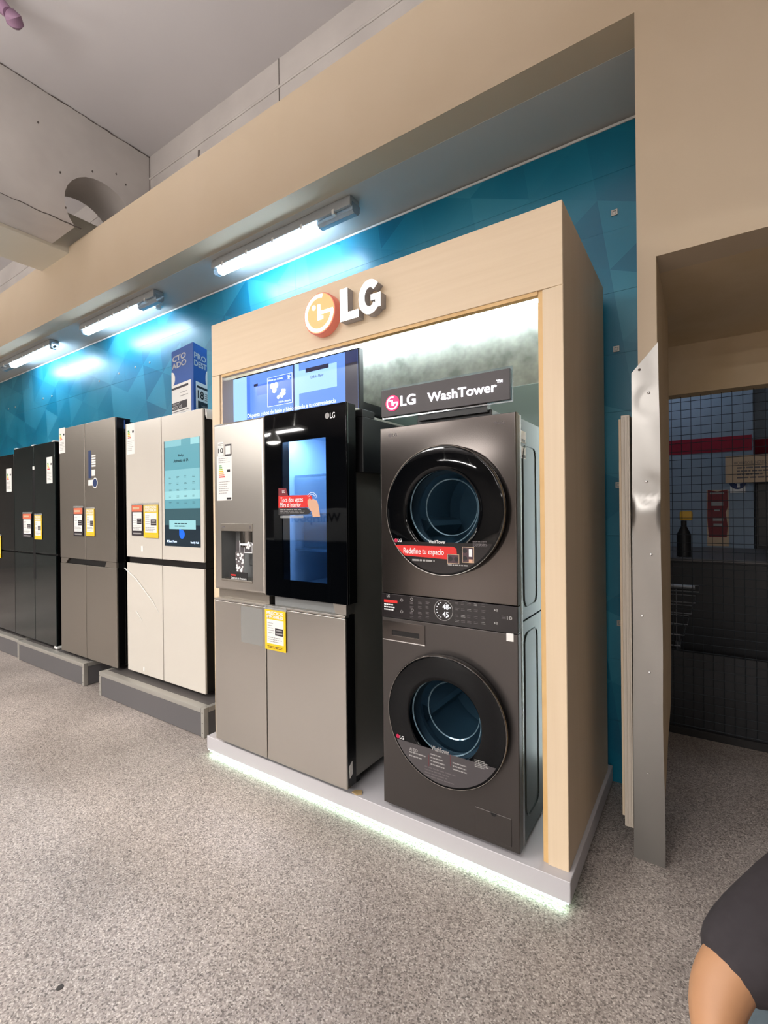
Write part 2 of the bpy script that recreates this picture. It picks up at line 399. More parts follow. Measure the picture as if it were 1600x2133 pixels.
# passage: jamb with ragged plaster edge, soffit, gate lintel
ja = [(FY0+0.004, 0.10), (2.20, 0.12), (2.34, 0.20), (2.50, 0.33), (2.72, 0.42), (2.78, 0.60), (2.80, 1.2), (2.79, 1.9), (2.79, OZ), (FY0+0.004, OZ)]
struct('trim_2', B().polyx(ja, OX-0.05, OX+0.001), 'jamb_plaster')
struct('ceiling_passage', B().box(-0.20, XR_, FY1, 3.34, OZ, OZ+0.08), 'jamb_plaster')
struct('trim_3', B().box(-0.9, XR_, 3.34, 3.46, 2.05, OZ+0.08), 'jamb_plaster')
struct('wall_passage', B().box(-0.9, -0.32, 2.80, 3.40, 0, OZ), 'jamb_plaster')
struct('wall_left', B().box(XL-0.1, XL, YB, 2.8, 0, CEIL), 'shop_wall')
struct('wall_front', B().box(XL, XR_, YB-0.1, YB, 0, CEIL), 'shop_wall')
struct('wall_side', B().box(XR_, XR_+0.1, YB, 7, 0, CEIL), 'shop_wall')

# ceiling beams
cx_, cz_, cr_ = 2.2, 4.1, 0.31
a0 = math.asin((3.89-cz_)/cr_)
arc_pts = [(cx_+cr_*math.cos(t), cz_+cr_*math.sin(t)) for t in [a0 + (math.pi-2*a0)*i/20 for i in range(21)]]   # right foot over the top to left foot
BX = -4.551
beam_pts = [(-7.0, CEIL), (-7.0, 3.89)] + arc_pts[::-1] + [(YW, 3.89), (YW, CEIL)]
bo = struct('ceiling_beam', B().polyx(beam_pts, BX-0.45, BX), 'beam_paint')
rnd = random.Random(3); pts = []
for i in range(60):
    y = YW - i*0.06; pts.append((BX+0.002, y, CEIL-0.006 + rnd.uniform(-0.006, 0.003)))
rr = [max(0.001, 0.0045*(1-i/60)+rnd.uniform(-0.002, 0.002)) for i in range(60)]
obj('crack', B().tube(pts, rr, 5), 'crack', bo)
obj('crack', B().tube([(BX+0.002, YW-0.003, CEIL), (BX+0.003, YW-0.004, 4.7), (BX+0.002, YW-0.003, 3.9)], 0.004, 5), 'crack', bo)
pts = [(BX+0.002, 2.02-i*0.05, 3.893+rnd.uniform(-0.004, 0.006)) for i in range(20)]
obj('crack', B().tube(pts, [max(0.001, 0.006-i*0.0003) for i in range(20)], 5), 'crack', bo)
for py_, pz_ in ((1.86, 4.30), (2.33, 4.56), (2.42, 4.51), (1.90, 4.02), (2.12, 4.46), (1.70, 4.62)):
    obj('nail_hole', B().polyx([(py_-0.008, pz_), (py_, pz_+0.012), (py_+0.008, pz_), (py_, pz_-0.012)], BX, BX+0.002), 'crack', bo)
struct('ceiling_duct', B().box(-5.60, -5.003, -7, YW, 3.86, 4.25, 0.01), 'cream_paint')
struct('ceiling_cutoff_beam', B().box(XL, XR_, -2.15, -1.85, 2.97, CEIL), 'beam_paint')  # unseen beam added behind the camera to cut rear light off the upper wall

def frame(x0, x1, z0, z1, hx0, hx1, hz0, hz1, y0, y1, bev=0.0, seg=4):
    """flat plate with a rectangular hole"""
    b = B(); bm = b.bm
    o = [(x0, z0), (x1, z0), (x1, z1), (x0, z1)]; h = [(hx0, hz0), (hx1, hz0), (hx1, hz1), (hx0, hz1)]
    F = [[bm.verts.new((p[0], y, p[1])) for p in pts] for pts in (o, h) for y in (y0, y1)]
    of, ob, hf, hb = F
    for i in range(4):
        j = (i+1) % 4
        bm.faces.new((of[i], of[j], hf[j], hf[i])); bm.faces.new((ob[j], ob[i], hb[i], hb[j]))
        bm.faces.new((of[j], of[i], ob[i], ob[j])); bm.faces.new((hf[i], hf[j], hb[j], hb[i]))
    if bev:
        bm.edges.index_update()
        es = [e for e in bm.edges if all(abs(v.co.y-y0) < 1e-6 for v in e.verts) and all(v in of for v in e.verts)]
        bmesh.ops.bevel(bm, geom=es, offset=bev, segments=seg, profile=0.5, affect='EDGES')
    return b
def cavity(b, x0, x1, y0, y1, z0, z1, e=0.0015):     # open-fronted box seen from inside
    x0 += e; x1 -= e; z0 += e; z1 -= e
    b.quad((x0, y0, z0), (x0, y1, z0), (x0, y1, z1), (x0, y0, z1)); b.quad((x1, y0, z0), (x1, y0, z1), (x1, y1, z1), (x1, y1, z0))
    b.quad((x0, y0, z0), (x1, y0, z0), (x1, y1, z0), (x0, y1, z0)); b.quad((x0, y0, z1), (x0, y1, z1), (x1, y1, z1), (x1, y0, z1))
    b.quad((x0, y1, z0), (x1, y1, z0), (x1, y1, z1), (x0, y1, z1)); return b

# ------------------------------------------------------------------ product display stand
Y0 = 1.70          # front of the base
DYF, DYR = 1.745, 1.83   # front and rear of the maple frame
DX0, DX1, DZ1, HZ = -2.368, -0.408, 2.460, 2.163
ds = thing('display_stand', (-1.36, 2.1, 0), 'pale maple display stand with glowing logo header and white base', 'display stand')
hd = obj('header', B().box(DX0+0.0006, DX1-0.0006, DYF, DYF+0.03, HZ, DZ1, 0.0015, 1), 'maple_h', ds)
obj('side_panel', B().box(DX1-0.030, DX1, DYF+0.002, 2.55, 0.098, DZ1-0.001, 0.001, 1), 'maple_v', ds)
obj('side_panel', B().box(DX0, DX0+0.030, DYF+0.03, 2.55, 0.098, DZ1-0.001, 0.001, 1), 'maple_v', ds)
obj('top_panel', B().box(DX0+0.03, DX1-0.03, DYF+0.03, 2.55, 2.418, DZ1-0.002), 'concrete_laminate', ds)
obj('pillar', B().box(DX1-0.072, DX1-0.001, DYF, DYR, 0.098, HZ-0.0018, 0.0012, 1), 'maple_v', ds)
obj('pillar', B().box(DX0+0.001, DX0+0.070, DYF, DYR, 0.098, HZ-0.0018, 0.0012, 1), 'maple_v', ds)
obj('inner_trim', B().box(DX1-0.090, DX1-0.072, DYF+0.008, DYR, 0.098, HZ), 'maple_edge', ds)
obj('inner_trim', B().box(DX0+0.070, DX0+0.084, DYF+0.008, DYR, 0.098, HZ), 'maple_v', ds)
obj('inner_trim', B().box(DX0+0.084, DX1-0.090, DYF+0.004, DYF+0.03, HZ-0.014, HZ), 'maple_edge', ds)
obj('back_panel', B().box(DX0+0.03, DX1-0.03, 2.45, 2.47, 2.015, 2.418), 'concrete_laminate', ds, 'mottled concrete-look upper back panel')
obj('lower_back_panel', B().box(DX0+0.03, DX1-0.03, 2.445, 2.47, 0.098, 2.015, 0.001, 1), 'teal_panel', ds, 'plain teal-grey lower back panel')
bp_ = obj('base', B().box(-2.385, -0.394, Y0, 2.60, 0.024, 0.098, 0.002, 1), 'white_laminate', ds, 'white raised base with light strip beneath')
obj('foot', B().box(-2.34, -0.43, 1.80, 2.56, 0, 0.024), 'black_plastic', bp_)
obj('edge_profile', B().box(-2.376, -0.400, Y0+0.001, Y0+0.012, 0.0185, 0.024), 'led_profile', bp_)
obj('light_strip', B().box(-2.36, -0.41, Y0+0.003, Y0+0.011, 0.0125, 0.0183), 'led_floor', bp_)
obj('light_strip', B().box(DX0+0.06, DX1-0.04, 2.405, 2.417, 2.408, 2.4175), 'led_white', ds)
obj('light_strip', B().box(DX1-0.046, DX1-0.036, 2.428, 2.440, 0.12, 2.40), 'led_side', ds)
obj('light_strip', B().box(DX0+0.036, DX0+0.046, 2.428, 2.440, 1.90, 2.40), 'led_side', ds)
# illuminated logo on header
LY = 1.703
c0 = P(666, 609, 1.70); c1 = P(666, 697, 1.70); lr = (c0[1]-c1[1])/2; lcx, lcz = P(664.5, 652.5, 1.70)
ld = obj('logo_disc', B().lathe(lcx, lcz, [(0, 1.702), (lr*0.96, 1.702), (lr, 1.708), (lr, DYF), (0, DYF)], 56), 'logo_rim', ds, 'round glowing red logo disc')
obj('logo_field', B().lathe(lcx, lcz, [(0, 1.7005), (lr*0.93, 1.7005), (lr*0.93, 1.702), (0, 1.702)], 56), 'logo_red', ld)
obj('logo_face', lg_face(B(), lcx, lcz, lr*1.08, 1.6988, 1.7003), 'logo_white', ld)
lx0, lzt = P(708, 604, LY); _, lzb = P(712, 670, LY); lx1, _ = P(746, 640, LY)
st = (lx1-lx0)*0.42
obj('letter', B().poly([(lx0, lzt), (lx0+st, lzt), (lx0+st, lzb+st*0.82), (lx1, lzb+st*0.82), (lx1, lzb), (lx0, lzb)], LY+0.001, DYF), 'logo_side', ds, 'glowing white letter L')
ll_ = bpy.data.objects['letter']
obj('letter_face', B().poly([(lx0, lzt), (lx0+st, lzt), (lx0+st, lzb+st*0.82), (lx1, lzb+st*0.82), (lx1, lzb), (lx0, lzb)], LY, LY+0.001), 'logo_white', ll_)
gx0, _ = P(747, 620, LY); gx1, _ = P(793, 620, LY); gh = (lzt-lzb)/2*1.03; gcx, gcz = (gx0+gx1)/2, (lzt+lzb)/2; gs = (gx1-gx0)/2
n = 26; A0, A1 = math.radians(42), math.radians(322)
po = [(gcx+gs*math.cos(A0+(A1-A0)*i/n), gcz+gh*math.sin(A0+(A1-A0)*i/n)) for i in range(n+1)]
pi_ = [(gcx+gs*0.46*math.cos(A0+(A1-A0)*i/n), gcz+gh*0.56*math.sin(A0+(A1-A0)*i/n)) for i in range(n+1)]
def letter_g(y0, y1):
    b = B()
    for i in range(n): b.poly([po[i], po[i+1], pi_[i+1], pi_[i]], y0, y1)
    b.poly([(gcx+0.1*gs, gcz+0.10*gh), (gcx+gs*0.98, gcz+0.10*gh), (gcx+gs*0.98, gcz-0.70*gh), (gcx+gs*0.52, gcz-0.70*gh), (gcx+gs*0.52, gcz-0.24*gh), (gcx+0.1*gs, gcz-0.24*gh)], y0+0.0003, y1)
    return b
lg_ = obj('letter', letter_g(LY+0.001, DYF), 'logo_side', ds, 'glowing white letter G')
obj('letter_face', letter_g(LY, LY+0.001), 'logo_white', lg_)

# ------------------------------------------------------------------ refrigerator with black glass door (on the stand)
Y0 = 1.672
FX0, FX1, FS = -2.265, -1.340, -1.853
fr = thing('refrigerator', (-1.84, 2.05, 0.1), 'stainless side-by-side refrigerator with black glass door panel on the maple display stand', 'refrigerator')
b = B().box(FX0+0.012, FX0+0.05, 1.757, 2.40, 0.145, 1.838, 0.004, 2).box(FX1-0.05, FX1-0.012, 1.757, 2.40, 0.145, 1.838, 0.004, 2)
b.box(FX0+0.05, FX1-0.05, 1.757, 2.40, 1.80, 1.837).box(FX0+0.05, FX1-0.05, 2.36, 2.40, 0.145, 1.80).box(FX0+0.05, FX1-0.05, 1.757, 2.36, 0.145, 0.18)
obj('cabinet', b, 'steel_side', fr)
for x in (FX0+0.06, FX1-0.10):
    for y in (1.82, 2.33): obj('foot', B().box(x, x+0.04, y, y+0.06, 0.0985, 0.146), 'black_plastic', fr)
obj('cabinet_flange', B().box(FX1-0.030, FX1-0.0115, 1.746, 1.7565, 0.15, 1.836, 0.002, 2), 'hinge_beige', fr)
obj('toe_kick', B().box(FX0+0.03, FX1-0.03, 1.78, 1.81, 0.103, 0.146), 'black_plastic', fr)
for x in (FX1-0.075, FX0+0.015):
    obj('hinge_cover', B().box(x, x+0.06, 1.727, 1.84, 1.838, 1.862, 0.006, 2), 'hinge_beige', fr)
UZ0, UZ1, LZ0, LZ1 = 0.955, 1.864, 0.127, 0.906
dpx0, dpz1 = P(461, 1105, Y0); dpx1, dpz0 = P(527, 1215, Y0)
# upper left door with dispenser recess
d1 = obj('door', frame(FX0, FS-0.003, UZ0, UZ1, dpx0, dpx1, dpz0, dpz1, Y0, Y0+0.072, 0.020, 5), 'steel', fr, 'steel door with water and ice dispenser')
obj('dispenser_recess', cavity(B(), dpx0, dpx1, Y0+0.002, Y0+0.095, dpz0, dpz1), 'grey_plastic', d1, smooth=0)
obj('dispenser_panel', B().box(dpx0-0.004, dpx1+0.004, Y0-0.003, Y0+0.004, dpz1-0.002, dpz1+0.038, 0.002, 2), 'grey_steel', d1)
bars('panel_mark', [(dpx0+0.01, dpx0+0.035, dpz1+0.02, 0.007), (dpx1-0.018, dpx1-0.010, dpz1+0.02, 0.016)], Y0-0.003, 'ink_dimgrey', d1)
nx = (dpx0+dpx1)/2+0.045
nz_ = dpz1-0.085
b = B(); b.bm.free(); b.bm = bmesh.new()
rings = [(0.052, dpz1-0.002), (0.052, dpz1-0.06), (0.050, dpz1-0.085), (0, dpz1-0.087)]
def lathe_z(b, cx, cy, prof, n=28, sy=1.0):
    rs = []
    for r, z in prof:
        rs.append([b.bm.verts.new((cx, cy, z))] if r < 1e-6 else [b.bm.verts.new((cx+r*math.cos(k*2*math.pi/n), cy+sy*r*math.sin(k*2*math.pi/n), z)) for k in range(n)])
    for a, c in zip(rs, rs[1:]):
        for k in range(n):
            k2 = (k+1) % n
            if len(a) == 1: b.bm.faces.new((a[0], c[k], c[k2]))
            elif len(c) == 1: b.bm.faces.new((a[k], c[0], a[k2]))
            else: b.bm.faces.new((a[k], c[k], c[k2], a[k2]))
    return b
nz = obj('nozzle', lathe_z(b, nx, Y0+0.045, rings, 28, 0.8), 'dark_chrome', d1)
obj('light_ring', lathe_z(B(), nx, Y0+0.045, [(0.0522, dpz1-0.068), (0.0535, dpz1-0.069), (0.0535, dpz1-0.075), (0.0522, dpz1-0.076)], 28, 0.8), 'sign_white', d1)
obj('paddle', B().box(nx-0.03, nx+0.035, Y0+0.07, Y0+0.078, dpz0+0.08, dpz1-0.09, 0.004, 2), 'grey_plastic', d1)
obj('drip_tray', B().box(dpx0+0.004, dpx1, Y0-0.006, Y0+0.09, dpz0-0.002, dpz0+0.010, 0.003, 2), 'grey_steel', d1)
x0, z1 = P(452, 951, Y0); x1, z0 = P(484, 1042, Y0); el = slab('energy_label', x0, x1, z0, z1, Y0, 'paper', fr)
hgt = z1-z0; wd = x1-x0
for i, (c, l) in enumerate((('ink_green', .18), ('ink_green', .21), ('ink_lime', .24), ('ink_yellow', .28), ('ink_amber', .32), ('ink_orange', .36), ('ink_red', .40))):
    slab('rating_bar', x0+wd*0.14, x0+wd*(0.14+l), z1-hgt*(0.205+i*0.042), z1-hgt*(0.205+i*0.042+0.028), Y0-0.0008, c, el, 0.0004)
slab('rating_arrow', x0+wd*0.68, x0+wd*0.88, z1-hgt*0.31, z1-hgt*0.37, Y0-0.0008, 'ink_black', el, 0.0004)
fine_print('fine_print', x0+wd*0.12, x1-wd*0.1, z1-hgt*0.56, z1-hgt*0.86, 6, Y0-0.0008, 'ink_grey', el, 4, 0.3)
fine_print('fine_print', x0+wd*0.12, x1-wd*0.1, z1-hgt*0.04, z1-hgt*0.17, 3, Y0-0.0008, 'ink_grey', el, 5, 0.3)
slab('bar_code', x0+wd*0.64, x1-wd*0.06, z1-hgt*0.935, z1-hgt*0.98, Y0-0.0008, 'ink_black', el, 0.0004)
x0, z1 = P(454, 922, Y0); x1, z0 = P(466, 950, Y0); k = slab('warranty_sticker', x0, x1, z0, z1, Y0, 'paper', fr)
txt('number', '10', x0+0.003, x1-0.003, z0+(z1-z0)*0.22, z0+(z1-z0)*0.58, Y0-0.0008, 'ink_black', k, bold=0.02)
fine_print('fine_print', x0+0.004, x1-0.002, z1-0.03, z1-0.006, 3, Y0-0.0008, 'ink_grey', k, 7, 0.4)
x0, z1 = P(468, 926, Y0); x1, z0 = P(482, 949, Y0); k = slab('badge_sticker', x0, x1, z0, z1, Y0, 'card_grey', fr)
slab('badge_field', x0+0.007, x1-0.007, z0+0.010, z1-0.010, Y0-0.0008, 'paper', k, 0.0004)
# promo card standing in the dispenser
pc = obj('promo_card', B().box(*sorted((P(476, 1195, Y0)[0], P(513, 1195, Y0)[0])), Y0+0.008, Y0+0.010, P(495, 1213, Y0)[1], P(495, 1192, Y0)[1]), 'ink_black', fr)
x0, z1 = P(479, 1196, Y0); x1, z0 = P(489, 1200, Y0); slab('red_strip', x0, x1, z0, z1, Y0+0.008, 'ink_red', pc)
x0, z1 = P(479, 1201, Y0); x1, z0 = P(511, 1209, Y0); txt('lettering', 'Disfruta la frescura', x0, x1, z0, z1, Y0+0.008, 'ink_white', pc, bold=0.01)
x0, z1 = P(487, 1150, Y0); x1, z0 = P(505, 1195, Y0)
gp = obj('printed_glass', B().poly([(x0-0.002, z1), (x1+0.002, z1), (x1-0.004, z0), (x0+0.004, z0)], Y0+0.012, Y0+0.014), 'ink_dimgrey', fr, 'card cut-out printed with a glass of ice')
rnd = random.Random(5); b = B()
for i in range(26):
    x = rnd.uniform(x0+0.006, x1-0.006); z = rnd.uniform(z0+0.006, z1-0.008); s_ = rnd.uniform(0.005, 0.010); a = rnd.uniform(0, 3)
    b.poly([(x+s_*math.cos(a+q*math.pi/2), z+s_*math.sin(a+q*math.pi/2)) for q in range(4)], Y0+0.0112-i*0.00001, Y0+0.012)
obj('ice_print', b, 'ink_white', gp, smooth=0)
x0, z1 = P(505, 1130, Y0); x1, z0 = P(522, 1153, Y0); k = slab('printed_square', x0, x1, z0, z1, Y0+0.012, 'ink_white', fr)
slab('dark_field', x0+0.003, x1-0.003, z0+0.004, z1-0.004, Y0+0.0112, 'card_grey', k, 0.0004)
b = B(); xm, zm = (x0+x1)/2, (z0+z1)/2+0.012
for q in range(5): disc(b, xm+0.012*math.cos(q*1.26), zm+0.012*math.sin(q*1.26), 0.009, Y0+0.0102, Y0+0.0108, 10)
obj('ice_print', b, 'ink_white', k)
x0, z1 = P(487, 1126, Y0); x1, z0 = P(504, 1150, Y0); k = slab('printed_square', x0, x1, z0, z1, Y0+0.016, 'card_grey', fr)
slab('white_line', x0+0.028, x0+0.033, z0, z1, Y0+0.0152, 'ink_white', k, 0.0004)
# upper right door: black glass with a see-through window into the lit compartment
wx0, wz1 = P(586, 922, Y0); wx1, wz0 = P(681.5, 1212, Y0); wz1 = 1.717; wz0 = 1.0425
d2 = obj('door', frame(FS+0.003, FX1+0.016, UZ0, UZ1, wx0, wx1, wz0, wz1, Y0, Y0+0.010, 0.0025, 2), 'black_glass', fr, 'black glass door with lit window')
obj('door_core', frame(FS+0.004, FX1+0.014, UZ0+0.002, UZ1-0.002, wx0-0.02, wx1+0.02, wz0-0.02, wz1+0.02, Y0+0.0125, Y0+0.072), 'black_side', d2)
obj('edge_trim', B().box(FX1+0.012, FX1+0.017, Y0+0.009, Y0+0.0135, UZ0, UZ1), 'chrome', d2)
obj('window_pane', B().box(wx0, wx1, Y0+0.003, Y0+0.007, wz0, wz1), 'window_glass', d2, smooth=0)
cv = obj('compartment', cavity(B(), wx0-0.10, wx1+0.06, Y0+0.0725, 2.20, 0.99, 1.785), 'fridge_inner', fr, smooth=0)
obj('light_strip', B().box(wx0-0.06, wx1+0.05, 1.80, 1.86, 1.770, 1.783), 'fridge_lamp', cv)
for z in (1.56, 1.36, 1.17):
    obj('shelf', B().box(wx0-0.09, wx1+0.05, 1.86, 2.19, z, z+0.008), 'shelf_glass', cv)
    obj('shelf_front', B().box(wx0-0.09, wx1+0.05, 1.852, 1.862, z-0.003, z+0.010, 0.002, 2), 'shelf_glass', cv)
for x in (wx0-0.08, wx0+0.10): obj('drawer', B().box(x, x+0.165, 1.90, 2.18, 1.18, 1.32, 0.012, 3), 'shelf_glass', cv)
obj('vent', B().box(wx0+0.02, wx0+0.16, 2.185, 2.199, 1.58, 1.74, 0.01, 2), 'white_plastic', cv)
x0, z1 = P(677, 859, Y0); x1, z0 = P(686, 872, Y0); r_ = (z1-z0)/2
b = B(); disc(b, P(681.5, 866, Y0)[0], P(681.5, 866, Y0)[1], r_*0.85, Y0-0.0006, Y0, 24); obj('brand_disc', b, 'ink_grey', d2)
x0, z1 = P(687.5, 859.5, Y0); x1, z0 = P(698, 870, Y0); txt('brand_letters', 'LG', x0, x1, z0, z1, Y0, 'ink_white', d2, bold=0.02)
# red tap-twice sticker
SY = Y0-0.0006
k = obj('promo_sticker', B().poly([P(580, 1033, SY), P(645, 1031, SY), P(650, 1034, SY), P(652, 1057, SY), P(580, 1058, SY)], SY, Y0), 'ink_red', fr, 'red promotional sticker with a knocking hand', smooth=0)
obj('dark_strip', B().poly([P(580, 1058, SY), P(640, 1058, SY), P(648, 1066, SY), P(642, 1071, SY), P(580, 1073, SY)], SY, Y0), 'ink_black', k, smooth=0)
obj('clear_edge', B().poly([P(580, 1017, SY), P(596, 1017, SY), P(600, 1033, SY), P(580, 1033, SY)], SY, Y0), 'ink_darkred', k, smooth=0)
txt('lettering', 'Toca dos veces', P(584, 1040, SY)[0], P(631, 1040, SY)[0], P(600, 1046, SY)[1], P(600, 1036, SY)[1], SY, 'ink_white', k, bold=0.008)
txt('lettering', 'Mira el interior', P(584, 1050, SY)[0], P(627, 1050, SY)[0], P(600, 1056, SY)[1], P(600, 1046.5, SY)[1], SY, 'ink_white', k, bold=0.008)
txt('brand_letters', 'LG', P(588, 1022, SY)[0], P(594, 1022, SY)[0], P(590, 1027, SY)[1], P(590, 1021, SY)[1], SY, 'ink_white', k, bold=0.008)
fine_print('fine_print', P(584, 1062, SY)[0], P(636, 1062, SY)[0], P(600, 1070, SY)[1], P(600, 1060, SY)[1], 3, SY, 'ink_grey', k, 9, 0.45)
hand = [(641, 1042), (645, 1038), (649, 1041), (653, 1039), (657, 1042), (660, 1043), (663, 1050), (665, 1062), (667, 1076), (652, 1077), (649, 1066), (643, 1058), (641, 1050)]
obj('printed_hand', B().poly([P(a, c, SY) for a, c in hand], SY-0.0006, SY), 'skin_print', k, smooth=0)
b = B()
for r1 in (0.022, 0.031): b.arc(*P(650, 1040, SY), r1, r1+0.002, math.radians(10), math.radians(150), SY-0.0006, SY, 12)
obj('tap_rings', b, 'ink_white', k, smooth=0)
slab('clear_tab', P(584, 1075, Y0)[0], P(632, 1075, Y0)[0], P(600, 1079, Y0)[1], P(600, 1074, Y0)[1], Y0, 'tape', k)
# handle pockets between upper and lower doors
obj('handle_pocket', B().box(FX0+0.004, FS-0.006, Y0+0.030, Y0+0.072, LZ1, UZ0), 'grey_steel', fr)
obj('handle_pocket', B().box(FS+0.035, FX1-0.075, Y0+0.030, Y0+0.072, LZ1, UZ0), 'grey_plastic', fr)
obj('pocket_end', B().poly([(FX1-0.078, UZ0-0.002), (FX1-0.002, UZ0-0.002), (FX1-0.002, LZ1+0.002), (FX1-0.064, LZ1+0.002)], Y0+0.010, Y0+0.072), 'steel', fr)
# lower doors
for a, c in ((FX0, FS-0.003), (FS+0.003, FX1)):
    dd = obj('door', B().box(a, c, Y0, Y0+0.012, LZ0, LZ1-0.012, 0.004, 3), 'steel', fr)
    obj('door_core', B().box(a+0.0015, c-0.0012, Y0+0.0125, Y0+0.070, LZ0+0.002, LZ1-0.002), 'black_side', dd)
    obj('top_lip', B().box(a, c, Y0-0.002, Y0+0.03, LZ1-0.010, LZ1, 0.002, 2), 'steel', dd)
    obj('top_lip', B().box(a+0.001, c-0.001, Y0+0.001, Y0+0.02, LZ1-0.020, LZ1-0.012, 0.001, 1), 'dark_chrome', dd)
x = FX1+0.0002
yz = [(1.690, 0.224), (1.714, 0.241), (1.716, 0.184), (1.694, 0.169)]
obj('white_label', B().polyx(yz, x-0.0014, x), 'paper', fr, smooth=0)
# tape and a shine of clear film
x0, z1 = P(502, 1262, Y0); x1, z0 = P(547, 1346, Y0); slab('film_sheet', x0, x1, z0, z1, Y0, 'tape', fr, 0.0004)
x0, z1 = P(548, 1262, Y0); x1, z0 = P(598, 1266, Y0); slab('clear_tape', x0, x1, z0, z1, Y0-0.002, 'tape', fr, 0.0006)

# ------------------------------------------------------------------ price tags (hang from the doors)
def price_tag(px0, py0, px1, py1, Y, style, label, group=None, tilt=0.0):
    x0, z1 = P(px0, py0, Y); x1, z0 = P(px1, py1, Y); W, H = x1-x0, z1-z0
    t = thing('price_tag', ((x0+x1)/2, Y-0.002, z0), label, 'price tag', group)
    y = Y-0.003
    main, head, foot = (('ink_yellow', 'ink_palegold', 'ink_yellow') if style == 'yellow' else ('price_dark', 'ink_orange', 'card_grey'))
    if style == 'big': main, head, foot = 'ink_yellow', 'ink_yellow', 'ink_yellow'
    c = obj('card', B().box(x0, x1, y-0.0012, y, z0, z1), main, t, smooth=0)
    if head != main: slab('heading', x0+W*0.03, x1-W*0.03, z1-H*0.22, z1-H*0.01, y-0.0012, head, c, 0.0004)
    s = slab('sheet', x0+W*0.10, x1-W*0.10, z0+H*0.16, z1-H*0.24, y-0.0012, 'paper', t, 0.0005)
    slab('price_box', x0+W*0.50, x1-W*0.12, z0+H*0.38, z0+H*0.56, y-0.0017, 'price_dark', s, 0.0004)
    fine_print('fine_print', x0+W*0.14, x1-W*0.14, z0+H*0.19, z0+H*0.34, 3, y-0.0017, 'ink_grey', s, 11, 0.35)
    fine_print('fine_print', x0+W*0.14, x0+W*0.46, z0+H*0.40, z0+H*0.70, 5, y-0.0017, 'ink_grey', s, 12, 0.25)
    bars('price_digits', [(x0+W*0.56, x1-W*0.17, z0+H*0.51, H*0.03), (x0+W*0.54, x1-W*0.15, z0+H*0.435, H*0.035)], y-0.0021, 'ink_grey', s)
    if style in ('yellow', 'big'):
        ink = 'ink_white' if style == 'big' else 'paper'
        txt('heading_text', 'PRECIOS', x0+W*0.10, x1-W*0.12, z1-H*0.115, z1-H*0.035, y-0.0018, ink, c, bold=0.03)
        txt('heading_text', 'IMPOSIBLES', x0+W*0.10, x1-W*0.12, z1-H*0.205, z1-H*0.135, y-0.0018, ink, c, bold=0.03)
        fine_print('fine_print', x0+W*0.12, x1-W*0.1, z0+H*0.04, z0+H*0.11, 2, y-0.0018, 'ink_palegold' if style == 'yellow' else 'price_dark', c, 3, 0.4)
    else:
        bars('heading_bar', [(x0+W*0.12, x1-W*0.3, z1-H*0.115, H*0.07)], y-0.0018, 'tan_paper', c)
        bars('footer_bar', [(x0+W*0.14, x1-W*0.14, z0+H*0.07, H*0.045)], y-0.0018, 'ink_grey', c)
    obj('plastic_sleeve', B().box(x0-W*0.02, x1+W*0.02, y-0.0005, y+0.0022, z1-H*0.01, z1+H*0.06), 'tape', t, smooth=0)
    if tilt: t.rotation_euler = (0, tilt, 0)
    return t
price_tag(553, 1268, 597, 1360, Y0-0.002, 'big', 'large yellow price tag hung on the lower doors of the steel refrigerator')

# ------------------------------------------------------------------ washer-dryer tower
WX0, WX1, WY = -1.167, -0.570, 1.71
wt = thing('washer_dryer_tower', (-0.868, 2.04, 0.1), 'tall dark steel washer and dryer tower with two round glass doors', 'washer dryer')
WZ = (0.118, 0.918, 1.022, 1.730)
DCX, DR = -0.857, 0.257
UC, LC = 1.374, 0.548
def shell(z0, z1):
    b = B().box(WX1-0.012, WX1-0.004, WY+0.035, 2.37, z0, z1, 0.003, 2).box(WX0+0.004, WX0+0.012, WY+0.035, 2.37, z0, z1, 0.003, 2)
    b.box(WX0+0.012, WX1-0.012, WY+0.035, 2.37, z1-0.01, z1).box(WX0+0.012, WX1-0.012, 2.36, 2.37, z0, z1-0.01).box(WX0+0.012, WX1-0.012, WY+0.035, 2.36, z0, z0+0.01)
    return b
hs = 0.175
fu = obj('front_panel', frame(WX0, WX1, WZ[2], WZ[3], DCX-hs, DCX+hs, UC-hs, UC+hs, WY, WY+0.034, 0.004, 3), 'wt_upper', wt, 'glossy dark upper front panel')
fl = obj('front_panel', frame(WX0, WX1, WZ[0], WZ[1], DCX-hs, DCX+hs, LC-hs, LC+hs, WY, WY+0.034, 0.004, 3), 'wt_front', wt)
obj('cabinet', shell(0.955, WZ[3]-0.012), 'wt_side', wt)
obj('cabinet', shell(WZ[0], 0.950), 'wt_side', wt)
obj('corner_strip', B().box(WX1-0.006, WX1+0.0005, WY+0.034, WY+0.060, WZ[0], WZ[3]-0.004, 0.002, 2), 'dark_chrome', wt)
def panel_rib(y0, y1, z0, z1, r=0.04):
    pts = []
    for cy, cz, a in ((y1-r, z1-r, 0), (y0+r, z1-r, 90), (y0+r, z0+r, 180), (y1-r, z0+r, 270)):
        for i in range(6):
            t = math.radians(a+i*18); pts.append((WX1-0.004, cy+r*math.cos(t), cz+r*math.sin(t)))
    return B().tube(pts+[pts[0]], 0.0035, 6)
for z0, z1 in ((1.00, 1.62), (0.20, 0.90)):
    for y0, y1 in ((1.80, 1.96), (2.03, 2.30)):
        obj('embossed_rib', panel_rib(y0, y1, z0, z1), 'wt_side', wt)
for x in (WX0+0.07, WX1-0.07):
    for y in (1.80, 2.30): obj('foot', lathe_z(B(), x, y, [(0, 0.0985), (0.022, 0.0985), (0.022, 0.116), (0, 0.118)], 12), 'black_plastic', wt)
